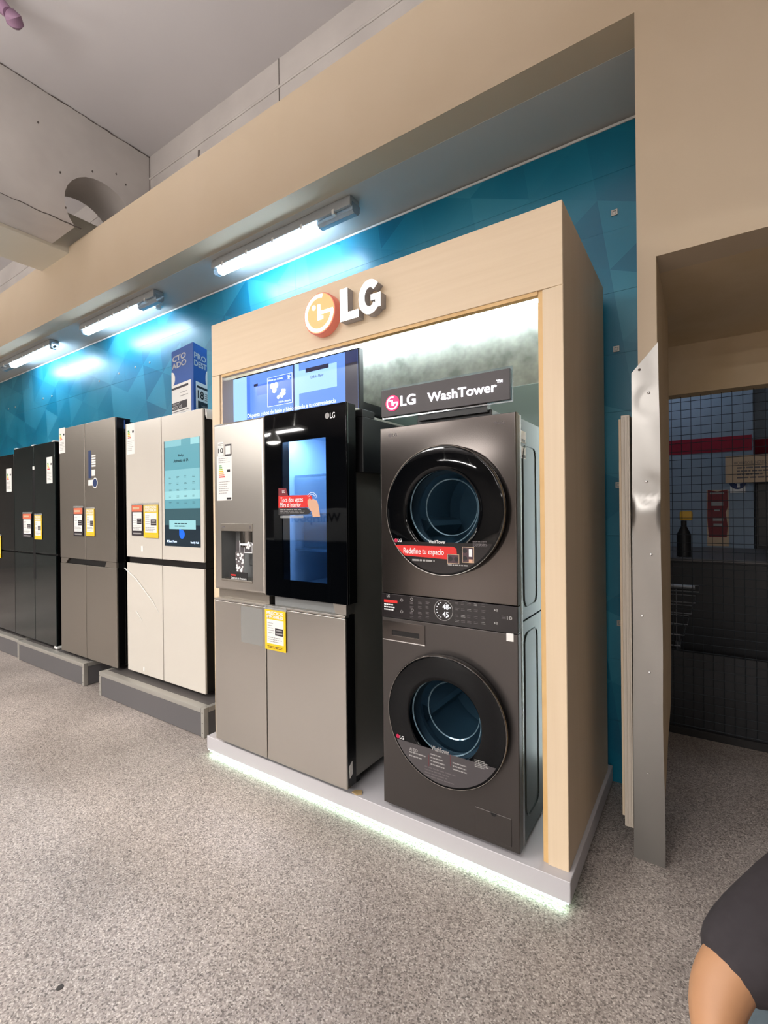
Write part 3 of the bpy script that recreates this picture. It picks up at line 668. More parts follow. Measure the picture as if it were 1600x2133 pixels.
for cz, drumz in ((UC, 1), (LC, 0)):
    yf = WY-0.040
    ro = [(0.158, yf+0.006), (0.165, yf+0.001), (0.175, yf), (DR-0.010, yf), (DR-0.003, yf+0.004), (DR, yf+0.012), (DR-0.004, WY-0.006), (DR-0.02, WY), (0.158, WY), (0.158, yf+0.006)]
    dr = obj('door', B().lathe(DCX, cz, ro, 72), 'black_glass', wt, 'round black glass door')
    b = B(); b.lathe(DCX, cz, [(DR-0.004, yf+0.0015), (DR-0.0015, yf+0.001), (DR+0.001, yf+0.005), (DR+0.001, yf+0.010), (DR-0.002, yf+0.010), (DR-0.004, yf+0.0015)], 72)
    obj('rim', b, 'dark_chrome', dr)
    obj('glass_bowl', B().lathe(DCX, cz+0.012, [(0.164, yf+0.006), (0.150, yf+0.025), (0.128, yf+0.07), (0.112, yf+0.10), (0.085, yf+0.122), (0.04, yf+0.132), (0, yf+0.134)], 48), 'door_bowl_glass', dr)
    for r_, yy in ((0.150, yf+0.026), (0.116, yf+0.096)):
        obj('bowl_ring', B().lathe(DCX, cz+0.012, [(r_-0.004, yy-0.003), (r_, yy-0.006), (r_+0.003, yy-0.002), (r_-0.001, yy+0.001), (r_-0.004, yy-0.003)], 48), 'bowl_edge', dr)
    obj('gasket', B().lathe(DCX, cz, [(0.172, WY+0.03), (0.150, WY+0.045), (0.158, WY+0.075), (0.172, WY+0.10), (0.20, WY+0.11)], 48), 'gasket', wt)
    dm = obj('drum', B().lathe(DCX, cz, [(0.20, WY+0.10), (0.225, WY+0.13), (0.225, WY+0.50), (0.19, WY+0.54), (0, WY+0.56)], 48), 'drum_metal', wt)
    for q in range(3):
        a = math.radians(80+q*120); b = B(); u = Vector((math.cos(a), 0, math.sin(a))); v_ = Vector((-math.sin(a), 0, math.cos(a))); c = Vector((DCX, 0, cz))
        A = [c+u*0.224+v_*0.05, c+u*0.165+v_*0.012, c+u*0.165-v_*0.012, c+u*0.224-v_*0.05]
        b._prism([(p.x, WY+0.15, p.z) for p in A], [(p.x, WY+0.48, p.z) for p in A]); obj('paddle', b, 'drum_metal', dm)
    obj('drum_fill', B().box(DCX-0.02, DCX+0.02, WY+0.115, WY+0.13, cz+0.168, cz+0.185), 'drum_fill_glow', dm)  # invented glowing block, added to brighten the inside of the drum
# printed film on the doors
def chord(z, cz, r, n=24, lo=True):
    a = math.asin((z-cz)/r); return [(DCX+r*math.cos(t), cz+r*math.sin(t)) for t in [math.pi-a+(math.pi+2*a)*i/n for i in range(n+1)]]
SYW = WY-0.0412
uf = obj('door_film', B().poly(chord(UC-0.125, UC, DR-0.012), SYW, SYW+0.001), 'panel_black', wt, 'dark film with red promo band', smooth=0)
q = [P(823, 1135, SYW), P(944, 1139, SYW), P(951, 1143, SYW), P(953, 1167, SYW), P(843, 1157, SYW)]
obj('red_band', B().poly(q, SYW-0.0008, SYW), 'ink_red', uf, smooth=0)
txt('lettering', 'Redefine tu espacio', P(841, 1149, SYW)[0], P(925, 1149, SYW)[0], P(880, 1158, SYW)[1], P(880, 1142, SYW)[1], SYW-0.0009, 'ink_white', uf, bold=0.006)
txt('lettering', 'WashTower', P(895, 1128, SYW)[0], P(930, 1128, SYW)[0], P(912, 1132, SYW)[1], P(912, 1125, SYW)[1], SYW-0.008, 'ink_white', uf, bold=0.006)
disc_b = B(); disc(disc_b, *P(825, 1125.5, SYW), 0.0085, SYW-0.0009, SYW-0.0001, 20); obj('logo_disc', disc_b, 'lg_red', uf)
txt('brand_letters', 'LG', P(829, 1125, SYW)[0], P(837, 1125, SYW)[0], P(833, 1129, SYW)[1], P(833, 1122, SYW)[1], SYW-0.0006, 'ink_white', uf, bold=0.03)
fine_print('fine_print', P(859, 1165, SYW)[0], P(930, 1165, SYW)[0], P(890, 1170.5, SYW)[1], P(890, 1165, SYW)[1], 1, SYW, 'ink_grey', uf, 2, 0.7)
for a in ((932, 1154, 957, 1175), (963, 1139, 988, 1173)):
    x0, z1 = P(a[0], a[1], SYW); x1, z0 = P(a[2], a[3], SYW); slab('picture', x0, x1, z0, z1, SYW-0.0009, 'tan_paper', uf, 0.0004)
    slab('picture_field', x0+0.002, x1-0.002, z0+0.002, z1-0.002, SYW-0.0013, 'ink_purple', uf, 0.0004)
for c in ((939, 1164), (951, 1165), (969, 1147), (969, 1163)):
    b = B(); disc(b, *P(c[0], c[1], SYW), 0.009, SYW-0.0021, SYW-0.0018, 16); obj('picture_dot', b, 'ink_black', uf)
x0, z1 = P(977, 1144, SYW); x1, z0 = P(984, 1160, SYW); slab('picture_white', x0, x1, z0, z1, SYW-0.0018, 'ink_white', uf, 0.0003)
x0, z1 = P(977, 1165, SYW); x1, z0 = P(985, 1173, SYW); slab('picture_tan', x0, x1, z0, z1, SYW-0.0018, 'skin_print', uf, 0.0003)
fine_print('fine_print', P(933, 1176, SYW)[0], P(978, 1176, SYW)[0], P(950, 1179, SYW)[1], P(950, 1175.5, SYW)[1], 1, SYW, 'ink_grey', uf, 8, 0.7)
fine_print('badge_print', P(985, 1130, SYW)[0], P(1016, 1130, SYW)[0], P(1000, 1140, SYW)[1], P(1000, 1127, SYW)[1], 5, SYW-0.0008, 'ink_dimgrey', uf, 21, 0.6)
lf = obj('door_film', B().poly(chord(LC-0.118, LC, DR-0.012), SYW, SYW+0.001), 'card_grey', wt, 'grey film with three columns of small print', smooth=0)
disc_b = B(); disc(disc_b, *P(829, 1533, SYW), 0.0085, SYW-0.0009, SYW-0.0001, 20); obj('logo_disc', disc_b, 'lg_red', lf)
txt('brand_letters', 'LG', P(833, 1536, SYW)[0], P(842, 1536, SYW)[0], P(838, 1540, SYW)[1], P(838, 1533, SYW)[1], SYW-0.0004, 'ink_white', lf, bold=0.03)
txt('lettering', 'WashTower', P(899, 1560, SYW)[0], P(936, 1566, SYW)[0], P(916, 1567, SYW)[1], P(916, 1557, SYW)[1], SYW-0.0004, 'ink_grey', lf, bold=0.02)
txt('lettering', 'AI DD', P(853, 1560, SYW)[0], P(870, 1560, SYW)[0], P(862, 1565, SYW)[1], P(862, 1559, SYW)[1], SYW, 'ink_grey', lf, bold=0.02)
for (a, b_, c, d, n, sd) in ((853, 1567, 888, 1582, 2, 1), (897, 1572, 931, 1600, 4, 2), (943, 1590, 974, 1610, 3, 3), (885, 1604, 955, 1628, 4, 4)):
    fine_print('fine_print', P(a, b_, SYW)[0], P(c, b_, SYW)[0], P((a+c)/2, d, SYW)[1], P((a+c)/2, b_, SYW)[1], n, SYW, 'ink_grey' if sd < 4 else 'ink_dimgrey', lf, sd, 0.35)
for px in (893, 938):
    x0, z1 = P(px, 1572, SYW); slab('divider', x0, x0+0.0015, z1-0.045, z1, SYW, 'ink_darkred', lf, 0.0003)
fine_print('badge_print', P(989, 1585, SYW)[0], P(1021, 1585, SYW)[0], P(1005, 1602, SYW)[1], P(1005, 1585, SYW)[1], 5, SYW, 'ink_grey', lf, 22, 0.5)
# control panel
cp = obj('control_panel', B().box(WX0, WX1, WY-0.002, WY+0.034, WZ[1]+0.002, WZ[2]-0.002, 0.002, 2), 'panel_black', wt, 'black touch control panel')
CY = WY-0.002
rx, rz = P(924, 1271, CY); rr_ = 0.040
b = B(); b.arc(rx, rz, rr_, rr_+0.0018, 0, 2*math.pi, CY-0.0008, CY, 40); obj('dial_ring', b, 'ink_grey', cp, smooth=0)
emis('digit_glow', (235, 235, 240), 1.2)
txt('digits', '48', rx-0.004, rx+0.022, rz+0.004, rz+0.024, CY, 'digit_glow', cp, bold=0.0)
txt('digits', '45', rx-0.004, rx+0.022, rz-0.026, rz-0.006, CY, 'digit_glow', cp, bold=0.0)
b = B()
for q in range(16):
    if q not in (4, 12, 0, 15): disc(b, rx+0.031*math.cos(q*math.pi/8), rz+0.031*math.sin(q*math.pi/8), 0.0018, CY-0.0006, CY, 8)
obj('dial_dots', b, 'digit_glow', cp)['kind'] = 'stuff'
def icon(x, z, s_=0.007, m_='ink_dimgrey'):
    b = B(); b.arc(x, z, s_*0.7, s_, math.radians(120), math.radians(420), CY-0.0005, CY, 14); b.box(x-0.0006, x+0.0006, CY-0.0005, CY, z+s_*0.2, z+s_*1.3); obj('button_icon', b, m_, cp, smooth=0)
for px, py in ((837, 1250), (837, 1274), (858, 1248), (859, 1271)): icon(*P(px, py, CY), 0.0065, 'ink_grey')
for i, px in enumerate((858, 875, 891)):
    for j, py in enumerate((1256, 1265, 1277, 1286)):
        x, z = P(px, py, CY); fine_print('button_print', x-0.009, x+0.009, z-0.006, z+0.006, 2, CY, 'ink_dimgrey', cp, i*7+j, 0.35)
for i, px in enumerate((953, 965, 978, 992, 1008)):
    for j, py in enumerate((1256, 1268, 1282, 1293)):
        x, z = P(px, py+i*1.2, CY); fine_print('button_print', x-0.009, x+0.009, z-0.007, z+0.005, 2, CY, 'ink_grey' if (i+j) % 4 == 3 else 'ink_dimgrey', cp, i*5+j, 0.3)
for py in (1271, 1298):
    x, z = P(1033, py, CY)
    b = B().poly([(x-0.007, z+0.005), (x, z), (x-0.007, z-0.005)], CY-0.0006, CY).box(x+0.001, x+0.003, CY-0.0006, CY, z-0.005, z+0.005).box(x+0.005, x+0.007, CY-0.0006, CY, z-0.005, z+0.005)
    obj('start_icon', b, 'ink_grey', cp, smooth=0)
x0, z1 = P(1056, 1283, CY); x1, z0 = P(1067, 1292, CY); txt('number', '10', x0, x1, z0, z1, CY, 'ink_grey', cp, bold=0.03)
fine_print('fine_print', P(1045, 1286, CY)[0], x0-0.002, z0, z1, 3, CY, 'ink_dimgrey', cp, 3, 0.4)
x0, z1 = P(800, 1248, CY); x1, z0 = P(828, 1257, CY); slab('red_label', x0, x1, z0, z1, CY, 'ink_red', cp, 0.0005)
fine_print('label_print', x0+0.001, x1-0.004, z0-0.035, z0-0.003, 3, CY, 'ink_white', cp, 6, 0.5)
txt('brand_letters', 'LG', P(806, 1241, CY)[0], P(812, 1241, CY)[0], P(809, 1244, CY)[1], P(809, 1238, CY)[1], CY, 'ink_grey', cp, bold=0.03)
# detergent drawer, service flap, stickers
x0, z1 = P(803, 1296, WY); x1, z0 = P(886, 1345, WY); z1 = 0.905
dw = obj('detergent_drawer', frame(WX0+0.006, x1, z0, z1, x0+0.035, x1-0.026, z0+0.024, z0+0.046, WY-0.003, WY+0.03, 0.002, 2), 'wt_upper', wt)
obj('slot_shade', B().box(x0+0.036, x1-0.027, WY-0.0012, WY+0.001, z0+0.025, z0+0.045), 'black_side', dw, smooth=0)  # flat dark plate stands for the shade inside the handle slot
obj('bright_lip', B().box(WX0+0.006, x1, WY-0.0042, WY-0.002, z0-0.001, z0+0.0025), 'chrome', dw)
obj('bright_lip', B().box(x0+0.035, x1-0.026, WY-0.0042, WY-0.002, z0+0.0215, z0+0.024), 'dark_chrome', dw)
sf = obj('service_flap', B().box(-0.744, -0.601, WY-0.0025, WY+0.01, 0.135, 0.238, 0.0012, 1), 'wt_front', wt)
obj('flap_notch', B().arc(-0.668, 0.238, 0.0, 0.012, math.pi, 2*math.pi, WY-0.0032, WY-0.0024, 10), 'black_plastic', sf, smooth=0)
x0, z1 = P(1055, 1316, WY); x1, z0 = P(1070, 1337, WY); slab('white_sticker', x0, x1, z0, z1, WY, 'paper', wt)
for z in (1.672, 1.612):
    k = obj('side_sticker', B().box(WX1-0.0046, WX1-0.0028, 1.775, 1.835, z-0.045, z+0.0), 'paper', wt, smooth=0)
    obj('bar_code', B().box(WX1-0.0030, WX1-0.0022, 1.785, 1.828, z-0.041, z-0.031), 'ink_dimgrey', k, smooth=0)
txtc('model_mark', 'ThinQ', *P(1040, 881, WY), 0.042, 0.012, WY, 'ink_dimgrey', wt)
x, z = P(822, 906, WY); txtc('brand_letters', 'LG', x, z, 0.022, 0.013, WY, 'ink_dimgrey', wt, bold=0.02)
b = B(); disc(b, x-0.023, z, 0.008, WY-0.0006, WY, 18); obj('brand_disc', b, 'ink_dimgrey', wt)

# ------------------------------------------------------------------ illuminated sign on top of the tower
SG = 1.745
sx0, sz1 = P(794, 815, SG); sx1, _ = P(1062, 775, SG); _, sz0 = P(794, 870, SG)
sg = thing('illuminated_sign', ((sx0+sx1)/2, 1.80, 1.73), 'dark illuminated sign with white lettering standing on the washer tower', 'sign')
obj('panel', B().box(sx0, sx1, SG, SG+0.012, sz0, sz1, 0.001, 1), 'card_grey', sg)
obj('acrylic_plate', B().box(sx0-0.003, sx1+0.006, SG+0.013, SG+0.019, sz0-0.008, sz1+0.012), 'clear_plastic', sg)
obj('stand', B().box(-1.025, -0.69, 1.785, 2.05, 1.730, 1.768, 0.004, 2), 'black_plastic', sg)
obj('stand_neck', B().box(-1.01, -0.70, 1.765, 1.80, 1.755, sz0+0.05), 'black_plastic', sg)
disc_b = B(); lc = P(818, 840, SG); rr2 = (P(818, 824, SG)[1]-P(818, 857, SG)[1])/2
disc(disc_b, *lc, rr2, SG-0.003, SG, 40); ld = obj('logo_disc', disc_b, 'sign_red', sg)
obj('logo_face', lg_face(B(), *lc, rr2, SG-0.004, SG-0.003), 'sign_white', ld)
txt('lettering', 'LG', P(835, 835, SG)[0], P(866, 835, SG)[0], P(850, 844, SG)[1], P(850, 822, SG)[1], SG, 'sign_white', sg, depth=0.003, bold=0.012)
txt('lettering', 'WashTower', P(891, 820, SG)[0], P(1035, 800, SG)[0], P(963, 827, SG)[1], P(963, 807, SG)[1], SG, 'sign_white', sg, depth=0.003, bold=0.012)
txt('lettering', 'TM', P(1035, 795, SG)[0], P(1047, 795, SG)[0], P(1041, 797, SG)[1], P(1041, 791, SG)[1], SG, 'sign_white', sg, depth=0.003, bold=0.02)

# ------------------------------------------------------------------ video screen above the refrigerator
TY = 1.872
tx0, tz1 = P(485, 789, TY); tx1, _ = P(748, 727, TY); tz0 = 1.845
tv = thing('video_screen', ((tx0+tx1)/2, TY+0.03, tz0), 'wide blue video screen above the stainless refrigerator', 'screen')
obj('housing', B().box(tx0, tx1, TY, TY+0.035, tz0, tz1, 0.002, 1), 'black_plastic', tv)
obj('bracket', B().box(-1.95, -1.60, TY+0.035, 2.445, tz0+0.09, tz0+0.15), 'black_plastic', tv)
bz_ = 0.008
ex0, ex1, ez0, ez1 = tx0+0.004, tx1-bz_, tz0+0.004, tz1-bz_
scr = slab('display', ex0, ex1, ez0, ez1, TY, 'scr_blue', tv, 0.0008)
TYS = TY-0.0008
def tvp(px, py): return P(px, py, TYS)
def tvq(m_, pts, d=0.0003, name='picture_area'): return obj(name, B().poly([tvp(*p) for p in pts], TYS-d, TYS), m_, scr, smooth=0)
def clampx(x): return max(ex0, min(ex1, x))
def tvbox(m_, px0, px1, z0, z1, d=0.0003, name='picture_area'):
    a, c = clampx(tvp(px0, 800)[0]), clampx(tvp(px1, 800)[0]); return obj(name, B().box(a, c, TYS-d, TYS, max(z0, ez0), min(z1, ez1)), m_, scr, smooth=0)
tvbox('scr_light', 480, 514, ez0, ez1); tvbox('scr_mid', 514, 521, ez0, ez1)
tvbox('scr_dim', 719.5, 760, ez0, ez1); tvbox('scr_navy', 611, 613.5, ez0, ez1, 0.0006); tvbox('scr_light', 614, 623, ez0, ez1)
tvbox('scr_navy', 719.5, 760, ez1-0.06, ez1, 0.0006)
z_b = tvp(660, 813)[1]; z_t = tvp(660, 764)[1]
pf1 = tvp(581, 783)[1]; pf0 = tvp(581, 843)[1]
tvbox('scr_light', 623, 702, z_b, z_t); tvbox('scr_dark', 637, 685, z_t-0.018, z_t+0.004, 0.0006)
xa, xb = tvp(558, 800)[0], tvp(608, 800)[0]
tvbox('scr_text', 557, 609, pf0-0.002, pf1+0.002, 0.0004, 'picture_frame'); tvbox('scr_mid', 558, 608, pf0, pf1, 0.0007)
txt('caption', 'Hielo en cubos', xa+0.006, xa+0.118, pf1-0.020, pf1-0.007, TYS-0.0007, 'scr_text', scr)
txt('caption', 'Hielo picado', xb-0.10, xb-0.008, pf0+0.006, pf0+0.020, TYS-0.0007, 'scr_text', scr)
b = B()
for dx, dz, r_ in ((-0.016, 0.012, 0.017), (0.014, 0.012, 0.017), (0, -0.012, 0.018), (0, 0.004, 0.018)): disc(b, xa+0.052+dx, (pf0*0.38+pf1*0.62)+dz, r_, TYS-0.0012-r_*0.01, TYS-0.0007, 18)
obj('ice_picture', b, 'scr_text', scr)
b = B(); rnd = random.Random(2)
for i in range(9): disc(b, xa+0.108+rnd.uniform(-0.028, 0.024), (pf0*0.66+pf1*0.34)+rnd.uniform(-0.014, 0.02), 0.011, TYS-0.0012-i*0.00004, TYS-0.0007, 12)
obj('ice_picture', b, 'scr_text', scr)
b = B()
for q in range(3):
    a = q*math.pi/3; b.tube([(xb-0.022-0.012*math.cos(a), TYS-0.001, pf1-0.018-0.012*math.sin(a)), (xb-0.022+0.012*math.cos(a), TYS-0.001, pf1-0.018+0.012*math.sin(a))], 0.002, 5)
obj('star_picture', b, 'scr_text', scr)
txt('caption', 'Dispensa cubos de hielo y hielo picado a tu conveniencia', tvp(516, 860)[0], tvp(700, 836)[0], tvp(610, 857)[1], tvp(610, 845.5)[1], TYS-0.0007, 'scr_text', scr, bold=0.006)
txt('caption', 'Craft Ice Maker', tvp(647, 780)[0], tvp(674, 780)[0], tvp(660, 786)[1], tvp(660, 780)[1], TYS-0.0004, 'scr_navy', scr)
tvbox('scr_mid', 536, 556, tvp(546, 822)[1], tvp(546, 800)[1], 0.0004)
tvbox('scr_dark', 529, 537, tvp(533, 805)[1], tvp(533, 800)[1], 0.0005)
# black box fixed to the refrigerator's flank
bb = thing('equipment_box', (-1.33, 1.95, 1.56), 'black box hanging between the stainless refrigerator and the washer tower', 'box')
obj('case', B().box(FX1-0.011, FX1+0.035, 1.772, 2.28, 1.555, 1.812, 0.004, 2), 'black_plastic', bb)
obj('top_lip', B().box(FX1-0.011, FX1+0.035, 1.772, 1.868, 1.811, 1.846, 0.004, 2), 'black_plastic', bb)
# scrap of cardboard on base
x, y = PZ(745, 1654, 0.0985)
o = obj('cardboard_scrap', B().polyz([(x-0.03, y-0.004), (x+0.002, y-0.012), (x+0.02, y+0.006), (x+0.006, y+0.028), (x-0.02, y+0.02)], 0.0985, 0.103), 'cardboard', smooth=0)
tag(o, 'torn scrap of brown cardboard beside the steel refrigerator foot', 'cardboard')

# ------------------------------------------------------------------ plinths
def plinth(x0, x1, yf, z1, label, yb=2.58):
    t = thing('plinth', ((x0+x1)/2, (yf+yb)/2, 0), label, 'plinth', 'low grey plinths under the refrigerators')
    e = 0.032
    obj('front_panel', B().box(x0+0.004, x1-0.004, yf+0.004, yf+0.02, 0.004, z1-0.004), 'plinth_grey', t)
    for x in (x0+0.004, x1-0.020): obj('side_panel', B().box(x, x+0.016, yf+0.02, yb, 0.004, z1-0.004), 'plinth_grey', t)
    obj('top_panel', B().box(x0+0.02, x1-0.02, yf+0.02, yb, z1-0.02, z1-0.001), 'plinth_top', t)
    obj('edge_profile', B().box(x0+e, x1-e, yf, yf+0.055, z1-e, z1, 0.004, 2, 'x'), 'alu', t)
    for xa, xb in ((x0, x0+e), (x1-e, x1)):
        obj('edge_profile', B().box(xa, xb, yf+0.035, yb, z1-e, z1, 0.003, 2), 'alu', t)
        c = obj('corner_profile', B().box(xa, xb, yf-0.001, yf+0.034, 0, z1+0.001, 0.005, 2), 'alu', t)
        b = B()
        for z in (0.03, z1*0.5, z1-0.03): b.lathe((xa+xb)/2, z, [(0, yf-0.0022), (0.003, yf-0.002), (0.004, yf-0.001)], 8)
        obj('rivets', b, 'dark_chrome', c)
    return t
PZ1 = 0.182
plinth(-3.835, -2.545, 1.795, PZ1, 'low grey aluminium-edged plinth under the white refrigerator')
plinth(-5.455, -4.135, 1.822, PZ1, 'low grey aluminium-edged plinth under the first dark refrigerator left of the grey one')
plinth(-6.80, -5.475, 1.838, PZ1, 'low grey aluminium-edged plinth at the far left edge')

def four_door(name, x0, x1, xs, z0, z1, zg0, zg1, Y, m_door, m_gap, m_body, label, ref, depth=0.62, bev=0.004, label_doors=None):
    t = thing(name, ((x0+x1)/2, Y+depth/2, z0-0.02), label, 'refrigerator')
    obj('cabinet', B().box(x0+0.012, x1-0.012, Y+0.078, Y+depth, z0, z1-0.02, 0.004, 2), m_body, t)
    obj('centre_band', B().box(x0+0.006, x1-0.006, Y+0.02, Y+0.078, zg0, zg1), m_gap, t)
    for x in (x0+0.05, x1-0.09):
        for y in (Y+0.10, Y+depth-0.1): obj('foot', B().box(x, x+0.04, y, y+0.05, PZ1+0.0015, z0+0.002), 'black_plastic', t)
    D = []
    for (a, c, e, f) in ((x0, xs-0.004, zg1, z1), (xs+0.004, x1, zg1, z1), (x0, xs-0.004, z0, zg0), (xs+0.004, x1, z0, zg0)):
        d = obj('door', B().box(a, c, Y, Y+0.016, e, f, bev, 3), m_door, t)
        obj('door_core', B().box(a+0.002, c-0.002, Y+0.0165, Y+0.070, e+0.002, f-0.002), 'black_side', d); D.append(d)
    for x in (x0+0.02, x1-0.09): obj('hinge_cover', B().box(x, x+0.07, Y+0.02, Y+0.13, z1-0.019, z1+0.004, 0.004, 2), 'black_plastic', t)
    return t, D
def energy(parent, px0, py0, px1, py1, Y, seed=0, color=True):
    x0, z1 = P(px0, py0, Y); x1, z0 = P(px1, py1, Y); W, H = x1-x0, z1-z0
    el = slab('energy_label', x0, x1, z0, z1, Y, 'paper', parent)
    for i, (c, l) in enumerate((('ink_green', .2), ('ink_lime', .24), ('ink_yellow', .28), ('ink_amber', .33), ('ink_red', .4))):
        slab('rating_bar', x0+W*0.14, x0+W*(0.14+l), z1-H*(0.22+i*0.055), z1-H*(0.22+i*0.055+0.038), Y-0.0008, c, el, 0.0004)
    slab('rating_arrow', x0+W*0.70, x0+W*0.90, z1-H*0.24, z1-H*0.31, Y-0.0008, 'ink_black', el, 0.0004)
    fine_print('fine_print', x0+W*0.12, x1-W*0.1, z1-H*0.55, z1-H*0.9, 6, Y-0.0008, 'ink_grey', el, seed, 0.25)
# white refrigerator with touch screen
WYF = 1.90
wf, D = four_door('refrigerator', -3.615, -2.676, -3.146, 0.208, 2.050, 1.012, 1.056, WYF, 'white_door', 'black_side', 'black_side', 'glossy off-white four-door refrigerator with a tall touch screen', None)
energy(wf, 264, 884, 281, 945, WYF, 31)
sx0, szt = P(342, 919, WYF); sx1, _ = P(416, 910, WYF); szt = 1.872; szb = 1.152
ts = slab('touch_screen', sx0, sx1, szb, szt, WYF, 'scr_deep', wf, 0.002)
TSY = WYF-0.002
H = szt-szb; W = sx1-sx0
def tsb(u0, u1, v0, v1, m_, d=0.0004, name='screen_area'): return slab(name, sx0+W*u0, sx0+W*u1, szt-H*v1, szt-H*v0, TSY, m_, ts, d)
tsb(0.02, 1, 0, 0.28, 'scr_teal'); tsb(0.02, 1, 0.28, 0.48, 'scr_pale'); tsb(0.02, 1, 0.48, 0.56, 'scr_bubble'); tsb(0.02, 1, 0.56, 0.645, 'scr_teal'); tsb(0.02, 1, 0.645, 0.80, 'scr_slate')
tsb(0.02, 0.5, 0.0, 0.06, 'scr_pale', 0.0007); tsb(0.76, 1, 0, 0.06, 'scr_bubble', 0.0007)
obj('speech_bubble', B().box(sx0+W*0.14, sx0+W*0.88, TSY-0.0012, TSY, szt-H*0.838, szt-H*0.755, 0.0, 1), 'scr_bubble', ts)
txt('lettering', 'Bixby', sx0+W*0.41, sx0+W*0.57, szt-H*0.165, szt-H*0.138, TSY-0.0005, 'scr_ink', ts, bold=0.02)
txt('lettering', 'Asistente de IA', sx0+W*0.28, sx0+W*0.70, szt-H*0.212, szt-H*0.182, TSY-0.0005, 'scr_ink', ts, bold=0.02)
b = B(); dcx, dcz = sx0+W*0.5, szt-H*0.885
disc(b, dcx, dcz, W*0.075, TSY-0.0009, TSY, 24); b.poly([(dcx-W*0.075, dcz), (dcx-W*0.075, dcz+W*0.09), (dcx, dcz+W*0.075)], TSY-0.0009, TSY); obj('drop_icon', b, 'scr_drop', ts)
txt('lettering', 'Mi Smart Home', sx0+W*0.06, sx0+W*0.35, szt-H*0.965, szt-H*0.942, TSY, 'scr_text', ts, bold=0.006)
txt('lettering', 'Family Hub', sx0+W*0.74, sx0+W*0.96, szt-H*0.972, szt-H*0.948, TSY, 'scr_text', ts, bold=0.006)
for r_ in range(5):
    for c_ in range(4):
        u = 0.14+c_*0.22; v_ = 0.34+r_*0.06; fine_print('icon_print', sx0+W*u, sx0+W*(u+0.08), szt-H*(v_+0.022), szt-H*v_, 2, TSY-0.0006, 'scr_slate', ts, r_*4+c_, 0.3)
fine_print('bubble_print', sx0+W*0.3, sx0+W*0.75, szt-H*0.82, szt-H*0.775, 2, TSY-0.0014, 'scr_ink', ts, 5, 0.4)
obj('corner_guard', B().poly([(-2.70, 2.05), (-2.672, 2.05), (-2.66, 2.02), (-2.664, 1.985), (-2.672, 2.0)], WYF+0.02, WYF+0.07), 'paper', wf)
obj('film_strip', B().tube([(*P(260, 1183, WYF-0.003)[:1], WYF-0.004, P(260, 1183, WYF)[1]), (P(285, 1205, WYF)[0], WYF-0.008, P(285, 1205, WYF)[1]), (P(318, 1250, WYF)[0], WYF-0.007, P(318, 1250, WYF)[1]), (P(332, 1277, WYF)[0], WYF-0.002, P(332, 1277, WYF)[1])], [0.004, 0.003, 0.002, 0.001], 6), 'white_plastic', wf, 'loose strip of clear protective film')
obj('film_strip', B().tube([(P(284, 1272, WYF)[0], WYF-0.003, P(284, 1272, WYF)[1]), (P(298, 1294, WYF)[0], WYF-0.004, P(298, 1294, WYF)[1])], [0.003, 0.001], 6), 'white_plastic', wf)
x, z = P(296, 1143, WYF); slab('sticker', x-0.012, x+0.012, z-0.02, z+0.02, WYF, 'paper', wf)
x, z = P(300, 1394, WYF); slab('sticker', x-0.008, x+0.008, z-0.015, z+0.015, WYF, 'paper', wf)
price_tag(275, 1052, 299, 1116, WYF-0.002, 'orange', 'orange and black price tag on the white refrigerator')
price_tag(300, 1052, 331, 1121, WYF-0.002, 'yellow', 'yellow price tag on the white refrigerator')
# grey four-door refrigerator
GY = 1.87
gf, D = four_door('refrigerator', -4.645, -3.712, -4.190, 0.205, 2.115, 0.962, 1.008, GY, 'grey_steel', 'black_plastic', 'black_side', 'grey brushed steel four-door refrigerator next to the white one', None)
obj('side_trim', B().box(-3.7145, -3.7095, GY+0.068, GY+0.076, 0.21, 2.10), 'chrome', gf)
for xa, xb, s_ in ((-4.64, -4.50, 1), (-3.86, -3.716, -1)):
    pts = [(xa, 1.006), (xb, 1.006), (xb-0.05, 0.964), (xa, 0.964)] if s_ > 0 else [(xa, 1.006), (xb, 1.006), (xb, 0.964), (xa+0.03-0.06, 0.964)]
    obj('handle_insert', B().poly(pts, GY+0.004, GY+0.019), 'grey_steel', gf)
energy(gf, 123, 893, 136, 943, GY, 41)
x0, z1 = P(184, 939, GY); x1, z0 = P(190, 996, GY); slab('black_sticker', x0, x1, z0, z1, GY, 'ink_navy', gf)
b = []
for i in range(5): a_, z_ = P(191, 950+i*5.2, GY); b.append((a_, P(199, 950, GY)[0], z_, 0.014))
a_, z_ = P(191, 985, GY); b.append((a_, P(198, 985, GY)[0], z_, 0.05)); a_, z_ = P(184, 1006, GY); b.append((a_, P(194, 1006, GY)[0], z_, 0.045))
bars('white_stickers', b, GY, 'paper', gf, 0.0008)
b = B(); c_ = P(198, 1006, GY); disc(b, *c_, 0.042, GY-0.001, GY, 28); k = obj('round_sticker', b, 'paper', gf)
b = B(); disc(b, *c_, 0.034, GY-0.0016, GY-0.001, 28); obj('dark_field', b, 'ink_navy', k)
price_tag(154, 1058, 174, 1117, GY-0.002, 'orange', 'orange and black price tag on the grey steel refrigerator')
price_tag(180, 1060, 198, 1117, GY-0.002, 'yellow', 'yellow price tag on the grey steel refrigerator')
